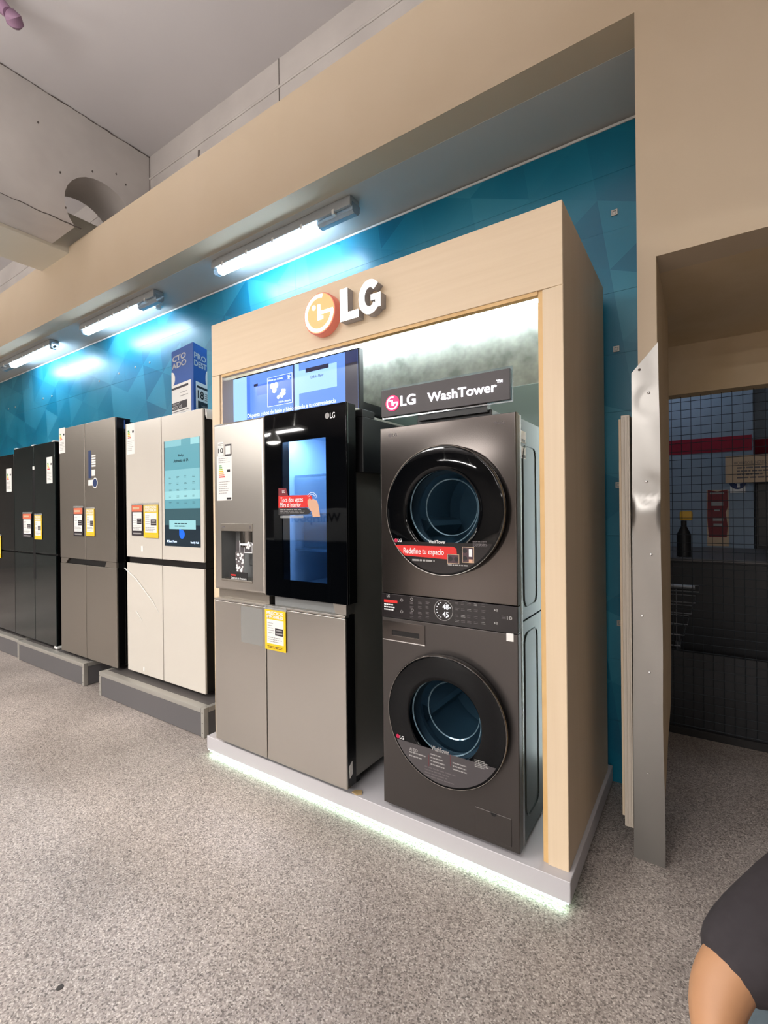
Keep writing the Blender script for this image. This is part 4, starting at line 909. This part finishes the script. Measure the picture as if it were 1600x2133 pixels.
# dark refrigerators
DY = 1.88
df, D = four_door('refrigerator', -5.668, -4.765, -5.206, 0.210, 2.028, 1.010, 1.024, DY, 'dark_green_gloss', 'black_plastic', 'black_side', 'glossy black four-door refrigerator next to the grey steel one', None)
obj('handle_gap', B().box(-5.230, -5.182, DY-0.0015, DY+0.003, 0.78, 1.80, 0.0008, 1), 'black_plastic', df)
obj('white_cap', B().box(-5.225, -5.187, DY-0.004, DY, 1.80, 1.83, 0.001, 1), 'white_plastic', df)
for xx in (-5.655, -5.25, -4.82): obj('foam_corner', B().box(xx, xx+0.06, DY-0.003, DY+0.05, 2.022, 2.034, 0.004, 2), 'white_plastic', df)
energy(df, 97, 953, 109.5, 1006, DY, 51)
price_tag(48, 1070, 67, 1120, DY-0.002, 'orange', 'orange and black price tag on the glossy black refrigerator')
price_tag(72.5, 1073, 88, 1124, DY-0.002, 'yellow', 'yellow price tag on the glossy black refrigerator')
obj('foot_foam', B().box(-4.82, -4.76, DY+0.0, DY+0.05, PZ1+0.002, PZ1+0.03, 0.008, 2), 'white_plastic', df)
ef, D = four_door('refrigerator', -6.60, -5.690, -6.14, 0.212, 1.985, 1.010, 1.024, DY+0.005, 'dark_gloss', 'black_plastic', 'black_side', 'glossy black refrigerator cut off by the left edge', None)
energy(ef, 13, 977, 24.5, 1024, DY+0.005, 61)
price_tag(-14, 1115, 3, 1162, DY+0.003, 'yellow', 'yellow price tag at the far left edge of the black refrigerator')

# ------------------------------------------------------------------ folded product poster on the white refrigerator
cx, cy = P(402, 714, 2.06)[0], 2.06
lx, ly = P(357, 716, 2.10)[0], 2.10
rx_, ry = P(431, 726, 2.22)[0], 2.22
pzb, pzt = 2.052, P(402, 712, 2.06)[1]
po = thing('folded_poster', (cx, 2.15, 2.035), 'blue and white folded cardboard product poster on top of the white refrigerator', 'poster')
def face(ax, ay, bx, by, name):
    """local plane helper: returns function mapping (u 0..1, v metres from bottom, out) to a point"""
    d = Vector((bx-ax, by-ay, 0)); n = Vector((d.y, -d.x, 0)).normalized()
    return lambda u, v, o=0.0: (ax+d.x*u+n.x*o, ay+d.y*u+n.y*o, pzb+v)
PH = pzt-pzb
fL = face(lx, ly, cx, cy, 'L'); fR = face(cx, cy, rx_, ry, 'R')
def pq(f, u0, u1, v0, v1, o, m_, name, parent, t=0.0006):
    a = [f(u0, v0, o), f(u1, v0, o), f(u1, v1, o), f(u0, v1, o)]; c = [f(u0, v0, o-t), f(u1, v0, o-t), f(u1, v1, o-t), f(u0, v1, o-t)]
    return obj(name, B()._prism(a, c), m_, parent, smooth=0)
def ptxt(f, s, u0, u1, v0, v1, o, m_, parent, bold=0.03):
    o_ = txt('lettering', s, 0, 1, 0, 1, 0, m_, None, depth=0.0, bold=bold)
    bm = bmesh.new(); bm.from_mesh(o_.data); 
    for v in bm.verts: v.co = Vector(f(u0+(u1-u0)*v.co.x, v0+(v1-v0)*v.co.z, o))
    bpy.data.objects.remove(o_); return finish(bm, 'lettering', m_, parent, 0)
for f, nm, sheet in ((fL, 'left', 0), (fR, 'right', 1)):
    p_ = pq(f, 0, 1, 0.0, PH, 0.0, 'ink_blue', 'panel', po, 0.003)
    if sheet == 0:
        pq(f, 0, 0.9, 0.0, PH*0.52, 0.001, 'paper', 'sheet', p_); pq(f, 0, 0.78, PH*0.455, PH*0.485, 0.0016, 'price_dark', 'dark_band', p_); pq(f, 0, 0.72, PH*0.17, PH*0.275, 0.0016, 'price_dark', 'dark_band', p_)
        ptxt(f, 'CTO', 0.05, 0.68, PH*0.84, PH*0.92, 0.001, 'ink_white', p_); ptxt(f, 'ADO', 0.02, 0.70, PH*0.745, PH*0.825, 0.001, 'ink_white', p_)
        ptxt(f, 'MESTICOS', 0.02, 0.48, PH*0.18, PH*0.225, 0.002, 'ink_white', p_, 0.02); ptxt(f, 'ELECTRO', 0.05, 0.40, PH*0.235, PH*0.262, 0.002, 'ink_white', p_, 0.02)
        pq(f, 0.4, 0.76, PH*0.34, PH*0.35, 0.0016, 'ink_grey', 'print_line', p_); pq(f, 0.42, 0.72, PH*0.385, PH*0.395, 0.0016, 'ink_grey', 'print_line', p_); pq(f, 0.0, 0.78, PH*0.14, PH*0.148, 0.0016, 'price_dark', 'print_line', p_); pq(f, 0.0, 0.7, PH*0.11, PH*0.118, 0.0016, 'ink_grey', 'print_line', p_)
        pts = [f(0.0+0.17*math.cos(t), PH*0.61+0.055*math.sin(t), 0.0012) for t in [-math.pi/2+math.pi*i/16 for i in range(17)]]
        b = B(); b.bm.faces.new([b.bm.verts.new(p) for p in pts]); obj('round_badge', b, 'paper', p_, smooth=0)
    else:
        pq(f, 0.16, 1, 0.0, PH*0.50, 0.001, 'paper', 'sheet', p_); pq(f, 0.24, 1, PH*0.42, PH*0.45, 0.0016, 'price_dark', 'dark_band', p_); pq(f, 0.30, 1, PH*0.15, PH*0.25, 0.0016, 'price_dark', 'dark_band', p_)
        ptxt(f, 'PRO', 0.06, 0.92, PH*0.80, PH*0.88, 0.001, 'ink_white', p_); ptxt(f, 'DEST', 0.06, 0.96, PH*0.70, PH*0.78, 0.001, 'ink_white', p_)
        ptxt(f, '18', 0.28, 0.72, PH*0.28, PH*0.39, 0.002, 'ink_black', p_, 0.02); ptxt(f, 'MES', 0.55, 0.97, PH*0.17, PH*0.21, 0.002, 'ink_grey', p_, 0.02)
        for q in range(4): pq(f, 0.8, 0.99, PH*(0.28+q*0.028), PH*(0.292+q*0.028), 0.0016, 'ink_grey', 'print_line', p_)
        pts = [f(1.0-0.14*math.cos(t), PH*0.59+0.06*math.sin(t), 0.0012) for t in [-math.pi/2+math.pi*i/16 for i in range(17)]]
        b = B(); b.bm.faces.new([b.bm.verts.new(p) for p in pts]); obj('round_badge', b, 'paper', p_, smooth=0)
bk = Vector((lx+rx_-cx, ly+ry-cy, 0))
for f in (face(rx_, ry, bk.x, bk.y, ''), face(bk.x, bk.y, lx, ly, '')): pq(f, 0, 1, 0, PH, 0, 'ink_blue', 'panel', po, 0.003)
obj('bottom_flap', B().polyz([(lx, ly), (cx, cy), (rx_, ry), (bk.x, bk.y)], 2.032, pzb), 'cardboard', po, smooth=0)

# ------------------------------------------------------------------ tube lamps in the recess
def tube_lamp(x0, lit0, lit1, x1, label):
    y, zt = 2.365, FZ0-0.002
    t = thing('tube_lamp', ((x0+x1)/2, y, zt), label, 'ceiling lamp', 'tube lamps in the recess')
    obj('housing', B().box(x0, x1, y-0.052, y+0.045, zt-0.035, zt, 0.010, 3).box(x0, x1, y-0.056, y-0.034, zt-0.066, zt-0.01, 0.006, 2), 'lamp_grey', t)
    b = B(); prof = [(y-0.032, zt-0.035), (y-0.032, zt-0.085), (y-0.016, zt-0.100), (y+0.022, zt-0.098), (y+0.042, zt-0.075), (y+0.045, zt-0.035)]
    b.polyx(prof, lit0, lit1); obj('lit_diffuser', b, 'tube_light', t)
    b = B(); b.polyx(prof, lit1+0.001, x1); obj('clear_end', b, 'frosted_plastic', t)
    b = B(); b.polyx(prof, x0, lit0-0.001); obj('clear_end', b, 'frosted_plastic', t)
    n = 5
    for i in range(n):
        x = x0+(x1-x0)*(0.1+0.8*i/(n-1)); obj('clip', B().box(x-0.01, x+0.01, y-0.060, y-0.030, zt-0.080, zt-0.05, 0.002, 1), 'white_plastic', t)
    for dx in (0.02, 0.05): obj('tube_end', B().tube([(lit1+dx, y+0.0, zt-0.075), (lit1+dx+0.02, y, zt-0.075)], 0.013, 10), 'grey_plastic', t)
    return t
tube_lamp(-3.13, -3.085, -2.07, -1.78, 'nearest tube lamp in the ceiling recess, lit, above the maple display')
tube_lamp(-5.27, -5.235, -4.22, -3.92, 'middle tube lamp in the ceiling recess, between the nearest and the farthest lamp')
tube_lamp(-7.40, -7.13, -6.02, -5.96, 'farthest tube lamp in the ceiling recess at the left edge')
t = thing('motion_sensor', (-4.17, 2.50, FZ0-0.002), 'small white round sensor beside the middle tube lamp', 'sensor')
obj('body', lathe_z(B(), -4.17, 2.50, [(0, FZ0-0.002), (0.045, FZ0-0.002), (0.045, FZ0-0.03), (0, FZ0-0.032)], 20), 'lamp_white', t)
obj('dome', lathe_z(B(), -4.17, 2.50, [(0.035, FZ0-0.031), (0.028, FZ0-0.052), (0, FZ0-0.062)], 20), 'white_plastic', t)

# ------------------------------------------------------------------ metal corner guard and plastic strip on the wall end
GYF = FY0-0.004
cg = thing('corner_guard', (-0.19, FY0, 0), 'dented sheet steel corner guard screwed to the wall end', 'corner guard')
poly = [P(1316, 775, GYF), P(1334, 741, GYF), P(1368, 712, GYF), P(1371, 740, GYF)]
x_r = lambda z: -0.1445 + 0.006*(1-z/2.0) + 0.0015*math.sin(z*9)
b = B(); bm = b.bm; N = 110; cols = 12; grid = []
rnd = random.Random(9)
for i in range(N+1):
    row = []
    for j in range(cols+1):
        u = j/cols; xl = -0.246 + 0.009*(i/N); xr = x_r(2.0*i/N); x = xl+(xr-xl)*u
        ztop = 1.905+0.105*u
        z = ztop*i/N
        y = GYF-0.001-0.003*math.sin(z*4.1+u*1.5)**2-0.009*math.exp(-((z-1.36)/0.07)**2)*math.sin(u*math.pi)**0.5-0.006*math.exp(-((z-0.55)/0.3)**2)*u
        for (dz, du, am) in ((1.79, 0.65, 0.011), (1.44, 0.6, 0.014)): y += am*math.exp(-((z-dz)/0.035)**2-((u-du)/0.35)**2)
        y = min(y, GYF-0.0012)
        row.append(bm.verts.new((x, y, z)))
    grid.append(row)
for i in range(N):
    for j in range(cols): bm.faces.new((grid[i][j], grid[i][j+1], grid[i+1][j+1], grid[i+1][j]))
r = bmesh.ops.extrude_face_region(bm, geom=list(bm.faces)); bmesh.ops.translate(bm, verts=[g for g in r['geom'] if isinstance(g, bmesh.types.BMVert)], vec=(0, 0.0012, 0))
obj('sheet', b, 'guard_metal', cg, smooth=60)
for px, py in ((1332, 770), (1351, 818), (1346, 1003), (1356, 1155), (1338, 1283), (1353, 1401), (1350, 1611)):
    x, z = P(px, py, GYF-0.004); obj('screw', B().lathe(x, z, [(0, GYF-0.008), (0.004, GYF-0.0065), (0.0055, GYF-0.003), (0.0055, GYF)], 12), 'chrome' if py != 770 else 'crack', cg)
ps = thing('plastic_strip', (-0.265, FY0, 0.13), 'cream ribbed plastic strip beside the steel corner guard', 'strip')
obj('profile', B().box(-0.276, -0.245, FY0-0.014, FY0+0.10, 0.118, 1.742, 0.002, 2), 'pvc', ps)
for x in (-0.268, -0.256): obj('rib', B().box(x, x+0.005, FY0-0.017, FY0-0.013, 0.13, 1.735, 0.001, 1), 'pvc', ps)
obj('edge', B().box(-0.286, -0.276, FY0+0.0, FY0+0.10, 0.15, 1.73, 0.001, 1), 'beige_plaster', ps)

# ------------------------------------------------------------------ wire mesh gate
GT = 3.42
gt = thing('mesh_gate', (0.2, GT, 0), 'dark wire mesh gate closing the passage at right', 'gate')
gx0, gx1, gz0, gz1 = -0.34, 0.78, 0.03, 2.06
wm_v = None
for i in range(23):
    x = gx0+0.02+i*0.0502
    o = obj('wire', B().tube([(x, GT, gz0), (x, GT, gz1)], 0.0018, 6), 'wire_dark', gt)
for i in range(40):
    z = gz0+0.03+i*0.0502
    obj('wire', B().tube([(gx0, GT-0.003, z), (gx1, GT-0.003, z)], 0.0018, 6), 'wire_dark', gt)
obj('bottom_rail', B().box(gx0, gx1, GT-0.012, GT+0.03, 0.0, 0.045, 0.003, 1), 'gate_sill', gt)
obj('kick_plate', B().box(gx0, gx1, GT+0.012, GT+0.018, 0.045, 0.50), 'dark_cabinet', gt)
obj('frame_post', B().box(gx0-0.03, gx0, GT-0.015, GT+0.015, 0.0, gz1), 'gate_sill', gt)
obj('frame_post', B().box(gx1, gx1+0.03, GT-0.015, GT+0.015, 0.0, gz1), 'gate_sill', gt)

# ------------------------------------------------------------------ store room behind the gate
SW = 5.2
struct('wall_storeroom', B().box(-2.2, 0.335, SW, SW+0.1, 0, 3.0), 'store_wall')
struct('wall_storeroom_recess', B().box(0.335, 3.0, SW+0.30, SW+0.40, 0, 3.0), 'store_wall')
struct('wall_storeroom_end', B().box(0.335, 0.345, SW, SW+0.30, 0, 3.0), 'store_wall')
struct('wall_storeroom_side', B().box(-2.3, -2.2, 3.46, SW+0.1, 0, 3.0), 'store_wall')
struct('ceiling_storeroom', B().box(-2.3, 3.0, 3.46, SW+0.5, 3.0, 3.08), 'ceiling_paint')
_, rz1 = P(1480, 912, SW); _, rz0 = P(1480, 943, SW)
struct('trim_4', B().box(-2.2, 0.335, SW-0.004, SW, rz0, rz1), 'store_red')
struct('trim_5', B().box(0.345, 3.0, SW+0.296, SW+0.30, rz0-0.01, rz1-0.01), 'store_red')
def wallsign(name, px0, py0, px1, py1, Y, m_, label, cat):
    x0, z1 = P(px0, py0, Y); x1, z0 = P(px1, py1, Y)
    t = thing(name, ((x0+x1)/2, Y, z0), label, cat); obj('sheet', B().box(x0, x1, Y-0.004, Y, z0, z1), m_, t, smooth=0); return t, x0, x1, z0, z1
t, x0, x1, z0, z1 = wallsign('notice_sign', 1511, 951, 1625, 1003, SW-0.15, 'tan_paper', 'tan notice sign with lines of capital letters behind the mesh gate', 'sign')
txt('lettering', 'PROHIBIDO EL INGRESO A', x0+0.06, x1-0.06, z1-0.075, z1-0.05, SW-0.154, 'ink_dimgrey', t)
fine_print('fine_print', x0+0.08, x1-0.05, z0+0.03, z1-0.09, 4, SW-0.154, 'ink_dimgrey', t, 71, 0.45)
obj('mount', B().box((x0+x1)/2-0.02, (x0+x1)/2+0.02, SW-0.15, SW+(0.0 if (x0+x1)/2 < 0.33 else 0.3), z0+0.05, z0+0.15), 'dark_cabinet', t)
t, x0, x1, z0, z1 = wallsign('safety_sign', 1521, 1003, 1553, 1026, SW-0.001, 'paper', 'small white sign with a blue round symbol under the notice', 'sign')
b = B(); disc(b, (x0+x1)/2, z1-0.01, 0.06, SW-0.0062, SW-0.005, 24); k = obj('blue_symbol', b, 'ink_navy', t)
bars('symbol_mark', [((x0+x1)/2-0.02, (x0+x1)/2+0.03, z1-0.01, 0.02), ((x0+x1)/2-0.005, (x0+x1)/2+0.015, z1-0.03, 0.05)], SW-0.0062, 'paper', k)
t, x0, x1, z0, z1 = wallsign('torn_poster', 1472, 1021, 1519, 1138, SW-0.001, 'tan_paper', 'torn dark red poster on the storeroom wall behind the gate', 'poster')
pts = [(0.05, 1), (0.5, 0.97), (0.95, 1), (0.97, 0.7), (0.86, 0.6), (0.95, 0.35), (0.9, 0.16), (0.08, 0.16), (0.02, 0.5)]
obj('red_print', B().poly([(x0+(x1-x0)*u, z0+(z1-z0)*v_) for u, v_ in pts], SW-0.0056, SW-0.005), 'ink_darkred', t, smooth=0)
Wp, Hp = x1-x0, z1-z0
bars('white_print', [(x0+Wp*0.2, x0+Wp*0.75, z1-Hp*0.25, Hp*0.07), (x0+Wp*0.35, x0+Wp*0.6, z1-Hp*0.36, Hp*0.04), (x0+Wp*0.28, x0+Wp*0.75, z1-Hp*0.53, Hp*0.05), (x0+Wp*0.3, x0+Wp*0.7, z1-Hp*0.62, Hp*0.04), (x0+Wp*0.15, x0+Wp*0.8, z1-Hp*0.06, Hp*0.03)], SW-0.0056, 'ink_grey', t)
cb = thing('storage_cabinet', (0.4, 4.75, 0), 'long black waist-high cabinet in the dark storeroom', 'cabinet')
CBY = 3.95; _, cbz = P(1480, 1165, CBY)
obj('body', B().box(-1.2, 2.6, CBY+0.01, 5.15, 0, cbz-0.02), 'dark_cabinet', cb)
obj('top', B().box(-1.22, 2.62, CBY-0.01, 5.17, cbz-0.02, cbz, 0.003, 1), 'plinth_grey', cb)
for i in range(4): obj('door', B().box(-1.18+i*0.95, -0.25+i*0.95, CBY, CBY+0.012, 0.08, cbz-0.03, 0.002, 1), 'dark_cabinet', cb)
td = thing('tall_locker', (1.2, 5.3, 0), 'tall black locker at the right of the storeroom', 'locker')
obj('body', B().box(0.36, 2.4, 5.18, 5.49, 0, 1.72), 'dark_cabinet', td)
for i in range(3): obj('door', B().box(0.37+i*0.68, 1.03+i*0.68, 5.165, 5.179, cbz+0.02, 1.70, 0.002, 1), 'black_plastic', td)
by_ = 4.1; bx_, bz0 = P(1425, 1140, by_)
sp = thing('spray_bottle', (bx_, by_, cbz), 'yellow-topped spray bottle on the storeroom cabinet', 'bottle')
obj('bottle', lathe_z(B(), bx_, by_, [(0, cbz), (0.045, cbz), (0.045, cbz+0.16), (0.018, cbz+0.22), (0.018, cbz+0.26), (0, cbz+0.26)], 20), 'dark_cabinet', sp)
obj('trigger', B().box(bx_-0.025, bx_+0.055, by_-0.02, by_+0.02, cbz+0.262, cbz+0.33, 0.012, 2), 'yellow_plastic', sp)
# wire shopping basket in front of the cabinet
bkx, bkz = -0.36, 0
bs = thing('wire_trolley', (bkx, 3.7, 0), 'wire shopping trolley parked in the dark storeroom', 'trolley')
for i in range(6):
    z = 0.50+i*0.07; e = 0.22+i*0.02
    obj('wire', B().tube([(bkx-e, 3.56, z), (bkx+e, 3.56, z), (bkx+e, 3.86, z), (bkx-e, 3.86, z), (bkx-e, 3.56, z)], 0.004, 6), 'wire_silver', bs)
for i in range(9):
    x = bkx-0.20+i*0.05; obj('wire', B().tube([(x, 3.56, 0.49), (x, 3.56, 0.86)], 0.003, 6), 'wire_silver', bs)
obj('handle', B().tube([(bkx-0.30, 3.54, 0.88), (bkx+0.30, 3.54, 0.88)], 0.013, 8), 'wire_silver', bs)
for sx in (-1, 1):
    for y in (3.58, 3.84):
        obj('leg', B().tube([(bkx+sx*0.2, y, 0.52), (bkx+sx*0.22, y, 0.10)], 0.01, 8), 'wire_silver', bs)
        obj('wheel', B().tube([(bkx+sx*0.22-0.012, y, 0.05), (bkx+sx*0.22+0.012, y, 0.05)], 0.05, 16), 'black_plastic', bs)

sl = thing('storeroom_lamp', (-0.4, 4.6, 2.98), 'white tube lamp on the storeroom ceiling behind the gate', 'ceiling lamp')
obj('housing', B().box(-1.0, 0.2, 4.56, 4.64, 2.95, 3.0, 0.006, 2), 'lamp_white', sl)
obj('tube', B().tube([(-0.98, 4.6, 2.93), (0.18, 4.6, 2.93)], 0.014, 10), 'storeroom_tube', sl)

# ------------------------------------------------------------------ hanging ceiling fitting at the top left corner
hx, hy = PZ(30, 42, 4.70)
hk = thing('ceiling_hook', (hx, hy, 4.70), 'mauve curved ceiling hook with a rounded end at the top left', 'hook')
def at3(px, py, z): x, y = PZ(px, py, z); return (x, y, z)
obj('arm', B().tube([at3(-40, -30, CEIL), at3(-15, -10, 4.84), at3(2, 12, 4.76), at3(18, 28, 4.70)], [0.05, 0.05, 0.045, 0.035], 12), 'mauve', hk)
obj('ball', B().tube([at3(16, 26, 4.715), at3(22, 32, 4.70), at3(28, 38, 4.69), at3(32, 50, 4.675), at3(33, 55, 4.672)], [0.02, 0.045, 0.052, 0.05, 0.03], 14), 'mauve', hk)

# ------------------------------------------------------------------ store luminaires and the appliance island behind the camera
for i, (x, y, z, p) in enumerate(LUMINAIRES):
    row = 'near row' if y > -2 else ('middle row' if y > -8 else 'lowest farthest row')
    nth = {-8.5: 'leftmost', -6.5: 'leftmost', -5.6: 'second', -5.0: 'second', -2.8: 'third', -2.5: 'second', -0.2: 'rightmost', -1.5: 'rightmost', 1.5: 'rightmost'}[x]
    t = thing('linear_luminaire', (x, y, z), '%s white linear luminaire of the %s hanging behind the viewer' % (nth, row), 'ceiling lamp', 'linear luminaires of the shop floor')
    obj('housing', B().box(x-1.0, x+1.0, y-0.15, y+0.15, z, z+0.05, 0.006, 2), 'lamp_white', t)
    for yy in (y-0.15, y+0.145): obj('side_lip', B().box(x-1.0, x+1.0, yy, yy+0.005, z-0.025, z), 'lamp_white', t)
    for xx in (x-0.7, x+0.7): obj('rod', B().tube([(xx, y, z+0.05), (xx, y, CEIL)], 0.006, 6), 'lamp_white', t)
isl = thing('appliance_island', (-4.6, -1.7, 0), 'black appliance island with a white name board facing the display', 'counter')
obj('body', B().box(-5.6, -3.4, -2.2, -1.5, 0, 0.95, 0.01, 2), 'black_plastic', isl)
obj('worktop', B().box(-5.65, -3.35, -2.25, -1.45, 0.95, 0.98, 0.004, 2), 'dark_steel', isl)
nb = obj('name_board', B().box(-5.35, -3.85, -1.66, -1.62, 0.98, 1.42, 0.004, 1), 'paper', isl)
tb = txt('lettering', 'Whirlpool', 0, 0.95, 0, 0.16, 0, 'ink_black', None, depth=0.002, bold=0.02)
bm = bmesh.new(); bm.from_mesh(tb.data); bpy.data.objects.remove(tb)
for v in bm.verts: v.co = Vector((-4.0-v.co.x, -1.619-v.co.y, 1.20+v.co.z))
finish(bm, 'lettering', 'ink_black', isl, 0)
for i in range(3):
    x = -5.5+i*0.7; obj('oven_door', B().box(x, x+0.62, -1.502, -1.49, 0.15, 0.85, 0.004, 1), 'black_glass', isl)
fl_ = thing('flood_lamp', (-8.0, -4.1, 2.95), 'round bright flood lamp above the far aisle', 'lamp')
obj('bowl', lathe_z(B(), -8.0, -4.1, [(0, 3.2), (0.06, 3.2), (0.20, 2.96), (0.19, 2.955)], 24), 'lamp_white', fl_)
obj('lens', lathe_z(B(), -8.0, -4.1, [(0.185, 2.965), (0.12, 2.93), (0, 2.92)], 24), 'flood_face', fl_)
obj('rod', B().tube([(-8.0, -4.1, 3.2), (-8.0, -4.1, CEIL)], 0.012, 6), 'lamp_white', fl_)
# flattened gum spot on the floor
x, y = PZ(125, 2057, 0.0)
o = obj('gum_spot', lathe_z(B(), x, y, [(0, 0.0), (0.010, 0.0), (0.009, 0.0015), (0, 0.002)], 12), 'bubble_gum'); tag(o, 'small dark flattened gum spot on the floor at lower left', 'gum')

# ------------------------------------------------------------------ person squatting at the lower right, facing the viewer
def W3(d, r, z): v = _f*d + _r*r; return Vector((v.x, v.y, z))
def skin_mesh(J, edges, root, sub=2):
    names = list(J); idx = {n: i for i, n in enumerate(names)}
    me = bpy.data.meshes.new('skin'); me.from_pydata([W3(*J[n][:3]) for n in names], [(idx[a], idx[c]) for a, c in edges], [])
    o = bpy.data.objects.new('skin', me); COL.objects.link(o)
    md = o.modifiers.new('s', 'SKIN'); md.use_smooth_shade = True
    for i, n in enumerate(names):
        sv = me.skin_vertices[0].data[i]; r = J[n][3]; sv.radius = r if isinstance(r, tuple) else (r, r); sv.use_root = (n == root)
    ss = o.modifiers.new('ss', 'SUBSURF'); ss.levels = sub; ss.render_levels = sub
    dg = bpy.context.evaluated_depsgraph_get(); out = bpy.data.meshes.new_from_object(o.evaluated_get(dg))
    bpy.data.objects.remove(o); bm = bmesh.new(); bm.from_mesh(out); bpy.data.meshes.remove(out); return bm
pe = thing('person', tuple(W3(0.95, 0.90, 0)), 'person in a dark short-sleeved shirt crouching at the lower right edge', 'person')
J = dict(pelvis=(.98, .90, .27, .105), belly=(.97, .90, .42, .105), chest=(.92, .90, .57, .115), nb=(.905, .90, .69, .062), neck=(.89, .90, .745, .05), jaw=(.868, .90, .80, .062), head=(.875, .90, .87, .082), crown=(.885, .90, .935, .06),
         shr=(.865, .745, .655, .052), ar=(.82, .578, .576, .050), br=(.803, .545, .530, .047), er=(.77, .530, .485, .043), fr_=(.70, .60, .50, .040), wr_=(.62, .675, .505, .027), hr=(.575, .70, .49, .036),
         shl=(.865, 1.055, .655, .052), al=(.83, 1.16, .59, .048), el=(.79, 1.235, .50, .041), wl=(.64, 1.13, .505, .027), hl=(.59, 1.10, .49, .036),
         hipr=(.97, .82, .25, .088), kr=(.60, .755, .44, .058), anr=(.74, .78, .10, .036), ftr=(.56, .77, .035, .034), hipl=(.97, .98, .25, .088), kl=(.60, 1.045, .44, .058), anl=(.74, 1.02, .10, .036), ftl=(.56, 1.03, .035, .034))
E_ = [('pelvis', 'belly'), ('belly', 'chest'), ('chest', 'nb'), ('nb', 'neck'), ('neck', 'jaw'), ('jaw', 'head'), ('head', 'crown'), ('chest', 'shr'), ('shr', 'ar'), ('ar', 'br'), ('br', 'er'), ('er', 'fr_'), ('fr_', 'wr_'), ('wr_', 'hr'),
      ('chest', 'shl'), ('shl', 'al'), ('al', 'el'), ('el', 'wl'), ('wl', 'hl'), ('pelvis', 'hipr'), ('hipr', 'kr'), ('kr', 'anr'), ('anr', 'ftr'), ('pelvis', 'hipl'), ('hipl', 'kl'), ('kl', 'anl'), ('anl', 'ftl')]
for s_, sg in (('r', 1), ('l', -1)):
    hd_, hr_, hz_ = J['h'+s_][:3]
    for i, (off, ln) in enumerate(((-.026, .060), (-.009, .070), (.009, .066), (.025, .052))):
        J[f'f{s_}{i}a'] = (hd_-.028, hr_+off, hz_-.004, .0095); J[f'f{s_}{i}b'] = (hd_-.028-ln*.5, hr_+off*1.1, hz_-.020, .0085); J[f'f{s_}{i}c'] = (hd_-.028-ln*.75, hr_+off*1.1, hz_-.020-ln*.5, .0075)
        E_ += [('h'+s_, f'f{s_}{i}a'), (f'f{s_}{i}a', f'f{s_}{i}b'), (f'f{s_}{i}b', f'f{s_}{i}c')]
    J[f't{s_}a'] = (hd_+.012, hr_+sg*.034, hz_-.012, .0105); J[f't{s_}b'] = (hd_-.02, hr_+sg*.052, hz_-.03, .009)
    E_ += [('h'+s_, f't{s_}a'), (f't{s_}a', f't{s_}b')]
body = finish(skin_mesh(J, E_, 'pelvis'), 'body', 'skin', pe, 180)
# shirt: torso with short sleeves, open hems
SJ = dict(hem=(.985, .90, .29, .156), belly=(.97, .90, .43, .145), chest=(.92, .90, .57, .142), nb=(.905, .90, .675, .092), shr=(.865, .745, .655, .080), sm=(.84, .650, .612, .078), ar=(.812, .562, .560, .068),
          shl=(.865, 1.055, .655, .080), al=(.83, 1.16, .59, .070))
SE = [('hem', 'belly'), ('belly', 'chest'), ('chest', 'nb'), ('chest', 'shr'), ('shr', 'sm'), ('sm', 'ar'), ('chest', 'shl'), ('shl', 'al')]
shirt = finish(skin_mesh(SJ, SE, 'chest'), 'shirt', 'shirt_cloth', pe, 180)
PJ = dict(waist=(.985, .90, .36, .128), pelvis=(.98, .90, .27, .135), hipr=(.97, .82, .25, .110), kr=(.60, .755, .44, .072), anr=(.735, .78, .12, .050), hipl=(.97, .98, .25, .110), kl=(.60, 1.045, .44, .072), anl=(.735, 1.02, .12, .050))
PE = [('waist', 'pelvis'), ('pelvis', 'hipr'), ('hipr', 'kr'), ('kr', 'anr'), ('pelvis', 'hipl'), ('hipl', 'kl'), ('kl', 'anl')]
finish(skin_mesh(PJ, PE, 'pelvis'), 'jeans', 'jeans_cloth', pe, 180)
for r_ in (.775, 1.025):
    finish(skin_mesh(dict(a=(.79, r_, .045, .045), b=(.68, r_, .05, .048), c=(.54, r_, .038, .040)), [('a', 'b'), ('b', 'c')], 'b'), 'shoe', 'shoe', pe, 180)
b = B(); bmesh.ops.create_uvsphere(b.bm, u_segments=28, v_segments=18, radius=1.0)
hc = W3(.892, .90, .880)
for v in list(b.bm.verts):
    c = v.co.copy(); front = c.y        # local +y looks towards the viewer
    if (c.z < 0.28 and front > 0.30) or c.z < -0.55: b.bm.verts.remove(v); continue
    p = hc + _r*(c.x*.088) - _f*(c.y*.100) + Vector((0, 0, c.z*.098)); v.co = p
finish(b.bm, 'hair', 'hair', pe, 180)
for r_ in (.868, .932):
    p = W3(.8135, .90+(r_-.90)*.88, .872); b = B(); bmesh.ops.create_uvsphere(b.bm, u_segments=12, v_segments=8, radius=.0105, matrix=Matrix.Translation(p)); e_ = obj('eye', b, 'eye_white', pe, smooth=180)
    b = B(); bmesh.ops.create_uvsphere(b.bm, u_segments=10, v_segments=6, radius=.0052, matrix=Matrix.Translation(W3(.8065, .90+(r_-.90)*.88, .872))); obj('iris', b, 'hair', e_, smooth=180)
    finish(skin_mesh(dict(a=(.88, .90+(r_-.90)*2.6, .885, .012), b=(.885, .90+(r_-.90)*2.65, .855, .010)), [('a', 'b')], 'a', 1), 'ear', 'skin', pe, 180)
finish(skin_mesh(dict(a=(.795, .90, .87, .009), b=(.785, .90, .845, .013)), [('a', 'b')], 'a', 2), 'nose', 'skin', pe, 180)
finish(skin_mesh(dict(a=(.803, .880, .812, .005), b=(.798, .90, .811, .008), c=(.803, .920, .812, .005)), [('a', 'b'), ('b', 'c')], 'b', 2), 'mouth', 'lip', pe, 180)
